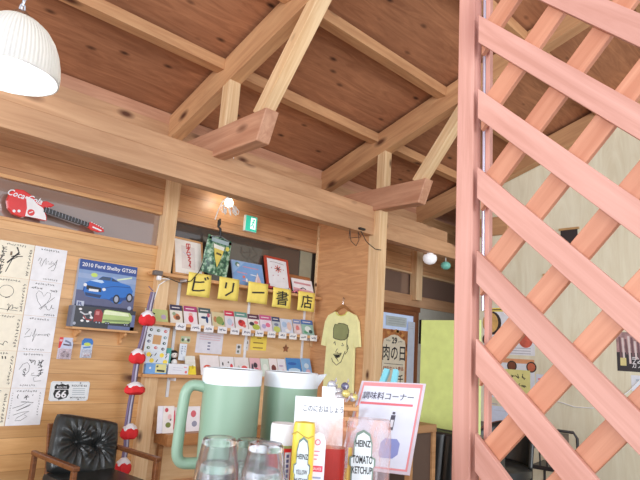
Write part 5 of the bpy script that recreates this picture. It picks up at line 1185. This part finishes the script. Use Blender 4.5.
# ================================================================== BOOTH BEYOND THE COUNTER
b = MB(); b.box(-.014, .014, -.19, .28, 0, .76, M((206, 220, 134), .5))
t = thing('green_partition', 'yellow green partition board standing above the black sofa', 'partition', (3.47, 2.22, .775)); b.build('board', t, bevel=.003)
b = MB(); b.box(-.018, .018, -.205, -.19, 0, .765, M((214, 226, 150), .5)); b.build('edge_strip', t)
t = thing('bench_sofa', 'black leather bench sofa with vertical channels under the green partition', 'sofa', (3.46, 2.15, 0))
for k in range(6):
    v = .42-k*.115
    b = MB(); nz_ = 10; 
    b.grid(8, nz_, lambda a, c2: (-.07-.035*math.sin(PI*a)**.7-.05*(1-c2), v-.115*a, .40+.37*c2-.02*(c2 > .95)), LEATHER); b.build('back_channel', t, smooth=True)
b = MB(); b.box(-.07, .10, -.28, .43, .10, .768, LEATHER); b.build('back_core', t, bevel=.02)
b = MB(); b.box(-.50, -.09, -.28, .43, .12, .40, LEATHER); b.build('seat', t, bevel=.03)
for x in (-.46, .06):
    for y_ in (-.24, .39): b = MB(); b.box(x-.02, x+.02, y_-.02, y_+.02, 0, .12, BLACK); b.build('foot', t)
t = thing('side_cabinet', 'open brown wooden side cabinet right of the seasoning sign', 'cabinet', (2.83, 2.115, 0))
zc = .865
DB2 = WD['brown']; MB_ = wood('tan_board', (176, 132, 88), (146, 104, 64))
b = MB(); b.box(-.13, .13, -.11, .35, zc-.045, zc, MB_); b.build('top', t, bevel=.003)
for y_, mt in ((-.085, M((78, 58, 46), .6)), (.335, MB_)): b = MB(); b.box(-.12, .095, y_-.01, y_+.01, 0, zc-.045, mt); b.build('side_panel', t)  # near panel coloured dark for the shade inside the open side
for x_ in (-.115, .108): b = MB(); b.box(x_-.016, x_+.016, -.11, -.076, 0, zc-.045, MB_); b.build('corner_post', t, bevel=.002)
b = MB(); b.box(.10, .12, -.09, .325, 0, zc-.045, M((70, 52, 40), .6)); b.build('back_panel', t)
b = MB(); b.box(-.11, .10, -.09, .325, .40, .42, DB2); b.build('shelf', t)
b = MB(); b.box(-.12, -.03, -.10, -.0, 0, .02, DB2); b.build('plinth', t)
# chairs behind the lattice
BLK = M((44, 40, 42), .4)
c = at(522, 446, 'x', 4.3)
t = thing('bucket_chair', 'black bucket chair with brown piping behind the lattice', 'chair', (4.45, 2.42, 0), rot=(0, 0, -1.5))
def shell(a, c2, off=0.0):
    th = (a-.5)*2.5; r_ = .26+off
    hgt = .42+.34*math.cos(th*.62)**1.2*c2+.0
    return (r_*math.sin(th), r_*math.cos(th)*.95+.05*c2, hgt-(1-c2)*.0)
b = MB(); b.grid(28, 8, lambda a, c2: shell(a, c2), LEATHER); sb = b.build('backrest', t, smooth=True, solid=.035)
b = MB(); b.tube([shell(j/30, 1.0) for j in range(31)], .011, M((112, 66, 54), .4), 8); b.build('piping', sb, smooth=True)
b = MB(); b.lathe([(0, .34), (.24, .34), (.27, .37), (.27, .42), (.22, .45), (0, .455)], LEATHER, 28, cap0=False, cap1=False); b.build('seat', t, smooth=True)
for a in (.8, 2.34, 3.94, 5.5): b = MB(); b.tube([(.16*math.cos(a), .16*math.sin(a), .345), (.22*math.cos(a), .22*math.sin(a), 0)], .014, BLK, 8); b.build('leg', t)
p0, p1 = at(532, 428, 'x', 5.6), at(576, 431, 'x', 5.6)
t = thing('slatted_chair', 'thin framed black chair with an open back before the plywood wall', 'chair', (5.72, (p0.y+p1.y)/2, 0), rot=(0, 0, PI/2+.15))
wC = abs(p0.y-p1.y); hC = p0.z+.02
b = MB(); b.tube([(-wC/2, .19, 0), (-wC/2, .17, .30), (-wC/2, .20, hC-.05), (-wC/2+.03, .21, hC), (wC/2-.03, .21, hC), (wC/2, .20, hC-.05), (wC/2, .17, .30), (wC/2, .19, 0)], .014, BLK, 8); b.build('back_frame', t, smooth=True)
b = MB(); b.box(-wC/2+.012, wC/2-.012, .185, .20, hC-.19, hC-.16, BLK); b.build('back_rail', t, bevel=.003)
for k in range(5): b = MB(); x = -wC*.3+k*wC*.15; b.tube([(x, .175, .30), (x, .20, hC-.17)], .008, BLK, 6); b.build('spindle', t)
b = MB(); b.box(-wC/2, wC/2, -.22, .19, .27, .31, BLK); b.build('seat', t, bevel=.012)
b = MB(); b.box(-wC/2+.08, wC/2-.08, .172, .19, hC-.155, hC-.02, M((120, 110, 96), .5)); b.build('back_pad', t)
for sx in (-1, 1): b = MB(); b.tube([(sx*wC*.45, -.19, 0), (sx*wC*.45, -.19, .275)], .013, BLK, 8); b.build('leg', t)
t = thing('dark_table', 'dark low table edge behind the lattice post', 'table', (5.0, 3.05, 0))
b = MB(); b.box(-.35, .35, -.30, .30, .63, .66, M((60, 50, 48), .4)); b.build('tabletop', t, bevel=.004)
for x in (-.3, .3):
    for y_ in (-.25, .25): b = MB(); b.box(x-.02, x+.02, y_-.02, y_+.02, 0, .63, BLK); b.build('leg', t)

# ---- papers on the gable wall
UG = 6.32
def gpaper(name, label, cat, x0, y0, x1, y1, col, artf):
    a, c2 = at(x0, y0, 'x', UG), at(x1, y1, 'x', UG)
    w, h = abs(a.y-c2.y), abs(a.z-c2.z)
    t = thing(name, label, cat, (UG-.0005, (a.y+c2.y)/2, (a.z+c2.z)/2), rot=(0, 0, -PI/2))
    b = MB(); b.box(-w/2, w/2, -.002, 0, -h/2, h/2, M(col, .5)); b.build('paper', t)
    b = MB(); artf(b, w, h); b.build('print', t); return t
FD = [(206, 160, 100), (120, 70, 50), (200, 110, 80)]
def menu1(b, w, h):
    y = -.003; b.rect(-w/2, h/2-.06, w/2, h/2-.01, M((240, 220, 110), .5), y); b.line([(-w*.45, h/2-.035), (-w*.1, h/2-.035)], .014, M((110, 90, 60)), y-.0006)
    b.disk(-w*.33, h*.15, .125, M((60, 50, 46)), y-.0004, .145); b.disk(-w*.36, h*.16, .105, M((216, 172, 104), .5, var=.2), y-.0009, .125)
    b.disk(.10, h*.27, .05, M((216, 70, 84)), y-.0004); b.line([(.17, h*.27), (.26, h*.27)], .02, M((160, 150, 160)), y-.0004)
    b.disk(-w*.42, -h*.2, .07, M((60, 50, 46)), y-.0004); b.disk(-w*.42, -h*.2, .05, M((170, 110, 70)), y-.0009)
    b.disk(.22, -h*.20, .085, M((206, 100, 80), .5, var=.25), y-.0006); b.disk(.05, -h*.2, .07, M((150, 90, 60), .5, var=.25), y-.0006)
    for k in range(3): b.line([(-.05+k*.02, -h*.36-k*.03), (.28, -h*.36-k*.03)], .010, M((190, 190, 200)), y-.0004)
gpaper('menu_sheet', 'upper white menu sheet with dish photos and a yellow heading on the plywood', 'menu', 484, 307, 535, 356, (236, 238, 244), menu1)
def menu2(b, w, h):
    y = -.003; b.rect(-w/2, h/2-.05, w/2, h/2, M((226, 160, 116), .5), y)
    for k in range(3): b.disk(-w*.30+k*.24, h*.32, .062, M((60, 50, 46)), y-.0004); b.disk(-w*.30+k*.24, h*.32, .047, M(FD[k], .5, var=.2), y-.0009)
    b.rect(-.10, -.22, w*.42, .11, M((232, 226, 150), .6), y-.0012)
    for k in range(2): tinyrow(b, 4+k, -.02, .03-k*.10, 4, .07, INK, y=y-.002, s=.045)
    for k in range(4): b.line([(-w*.44, .05-k*.12), (-.14, .05-k*.12)], .012, M((190, 180, 190)), y-.0004)
    b.disk(-w*.38, -h*.38, .05, M((60, 50, 46)), y-.0006); b.disk(-w*.38, -h*.38, .035, M((206, 150, 100)), y-.001)
gpaper('menu_sheet', 'lower white menu sheet with dish photos and a yellow handwritten note', 'menu', 484, 357, 535, 402, (230, 234, 242), menu2)
gpaper('paper_notice', 'small white notice right of the lower menu sheet', 'notice', 536, 374, 547, 391, (222, 228, 242), lambda b, w, h: b.line([(-w*.3, h*.2), (w*.3, h*.2)], .02, M((226, 140, 150)), -.003))
gpaper('paper_notice', 'blank bluish white notice under the lower menu sheet', 'notice', 490, 405, 510, 430, (214, 224, 244), lambda b, w, h: b.line([(-w*.3, h*.3), (w*.3, h*.3)], .008, M((200, 206, 224)), -.003))
def dposter(b, w, h):
    y = -.003; b.rect(-w/2, -h*.02, w/2, h/2, M((176, 140, 140), .5, var=.5), y); r = random.Random(3)
    for k in range(10): b.line([(-w*.4+k*w*.09, h*.4-r.random()*.05), (-w*.4+k*w*.09+.01, -h*.05-r.random()*.12)], .02, M((222, 206, 206) if k % 2 else (120, 90, 96)), y-.0005)
    b.rect(-w*.40, -h*.36, -w*.22, -h*.16, M((226, 214, 150), .4), y-.0006); b.text('ランチ', .05, -h*.2, .06, WHITE, y-.0008, w=w*.42, bold=.02); b.text('カフェ', .05, -h*.33, .06, WHITE, y-.0008, w=w*.42, bold=.02)
gpaper('dark_poster', 'dark poster with pale streaks and a cup on the right of the plywood wall', 'poster', 616, 332, 652, 373, (56, 52, 56), dposter)
gpaper('paper_notice', 'white notice below the dark poster', 'notice', 631, 375, 656, 393, (230, 236, 246), lambda b, w, h: b.line([(-w*.3, h*.2), (w*.3, h*.2)], .02, M((190, 206, 220)), -.003))
# a short timber and dark vents in the gable
a, c2 = at(486, 218, 'x', UG), at(508, 236, 'x', UG)
o = timber('wall_tie', (UG-.03, a.y+.10, (a.z+c2.z)/2), (UG-.03, c2.y-.02, (a.z+c2.z)/2), .058, abs(a.z-c2.z)-.04, WD['rafter']); tag(o, 'short brown timber on the plywood gable beside the lattice post', 'timber')
for x0, y0, x1, y1, lab in ((561, 231, 578, 243, 'dark rectangular vent high on the plywood gable behind the lattice'), (545, 276, 556, 286, 'small dark vent on the plywood gable below the larger one')):
    a, c2 = at(x0, y0, 'x', UG), at(x1, y1, 'x', UG); w, h = abs(a.y-c2.y), abs(a.z-c2.z)
    t = thing('wall_vent', lab, 'vent', (UG-.0005, (a.y+c2.y)/2, (a.z+c2.z)/2), rot=(0, 0, -PI/2))
    b = MB(); b.box(-w/2, w/2, -.012, 0, -h/2, h/2, M((52, 44, 44), .7)); b.build('cover', t)
    b = MB(); b.box(-w/2-.02, w/2+.02, -.02, 0, h/2, h/2+.025, M((190, 150, 100), .5)); b.build('lintel', t)
p = [at(x, y_, 'x', UG-.01) for x, y_ in ((548, 398), (560, 402), (575, 407), (592, 408), (610, 404), (628, 392), (640, 380))]
t = thing('wall_wire', 'thin white wire sagging across the plywood wall', 'wire', tuple(p[0])); b = MB(); b.tube([tuple(q-p[0]) for q in p], .006, WP, 6); b.build('strand', t, smooth=True)
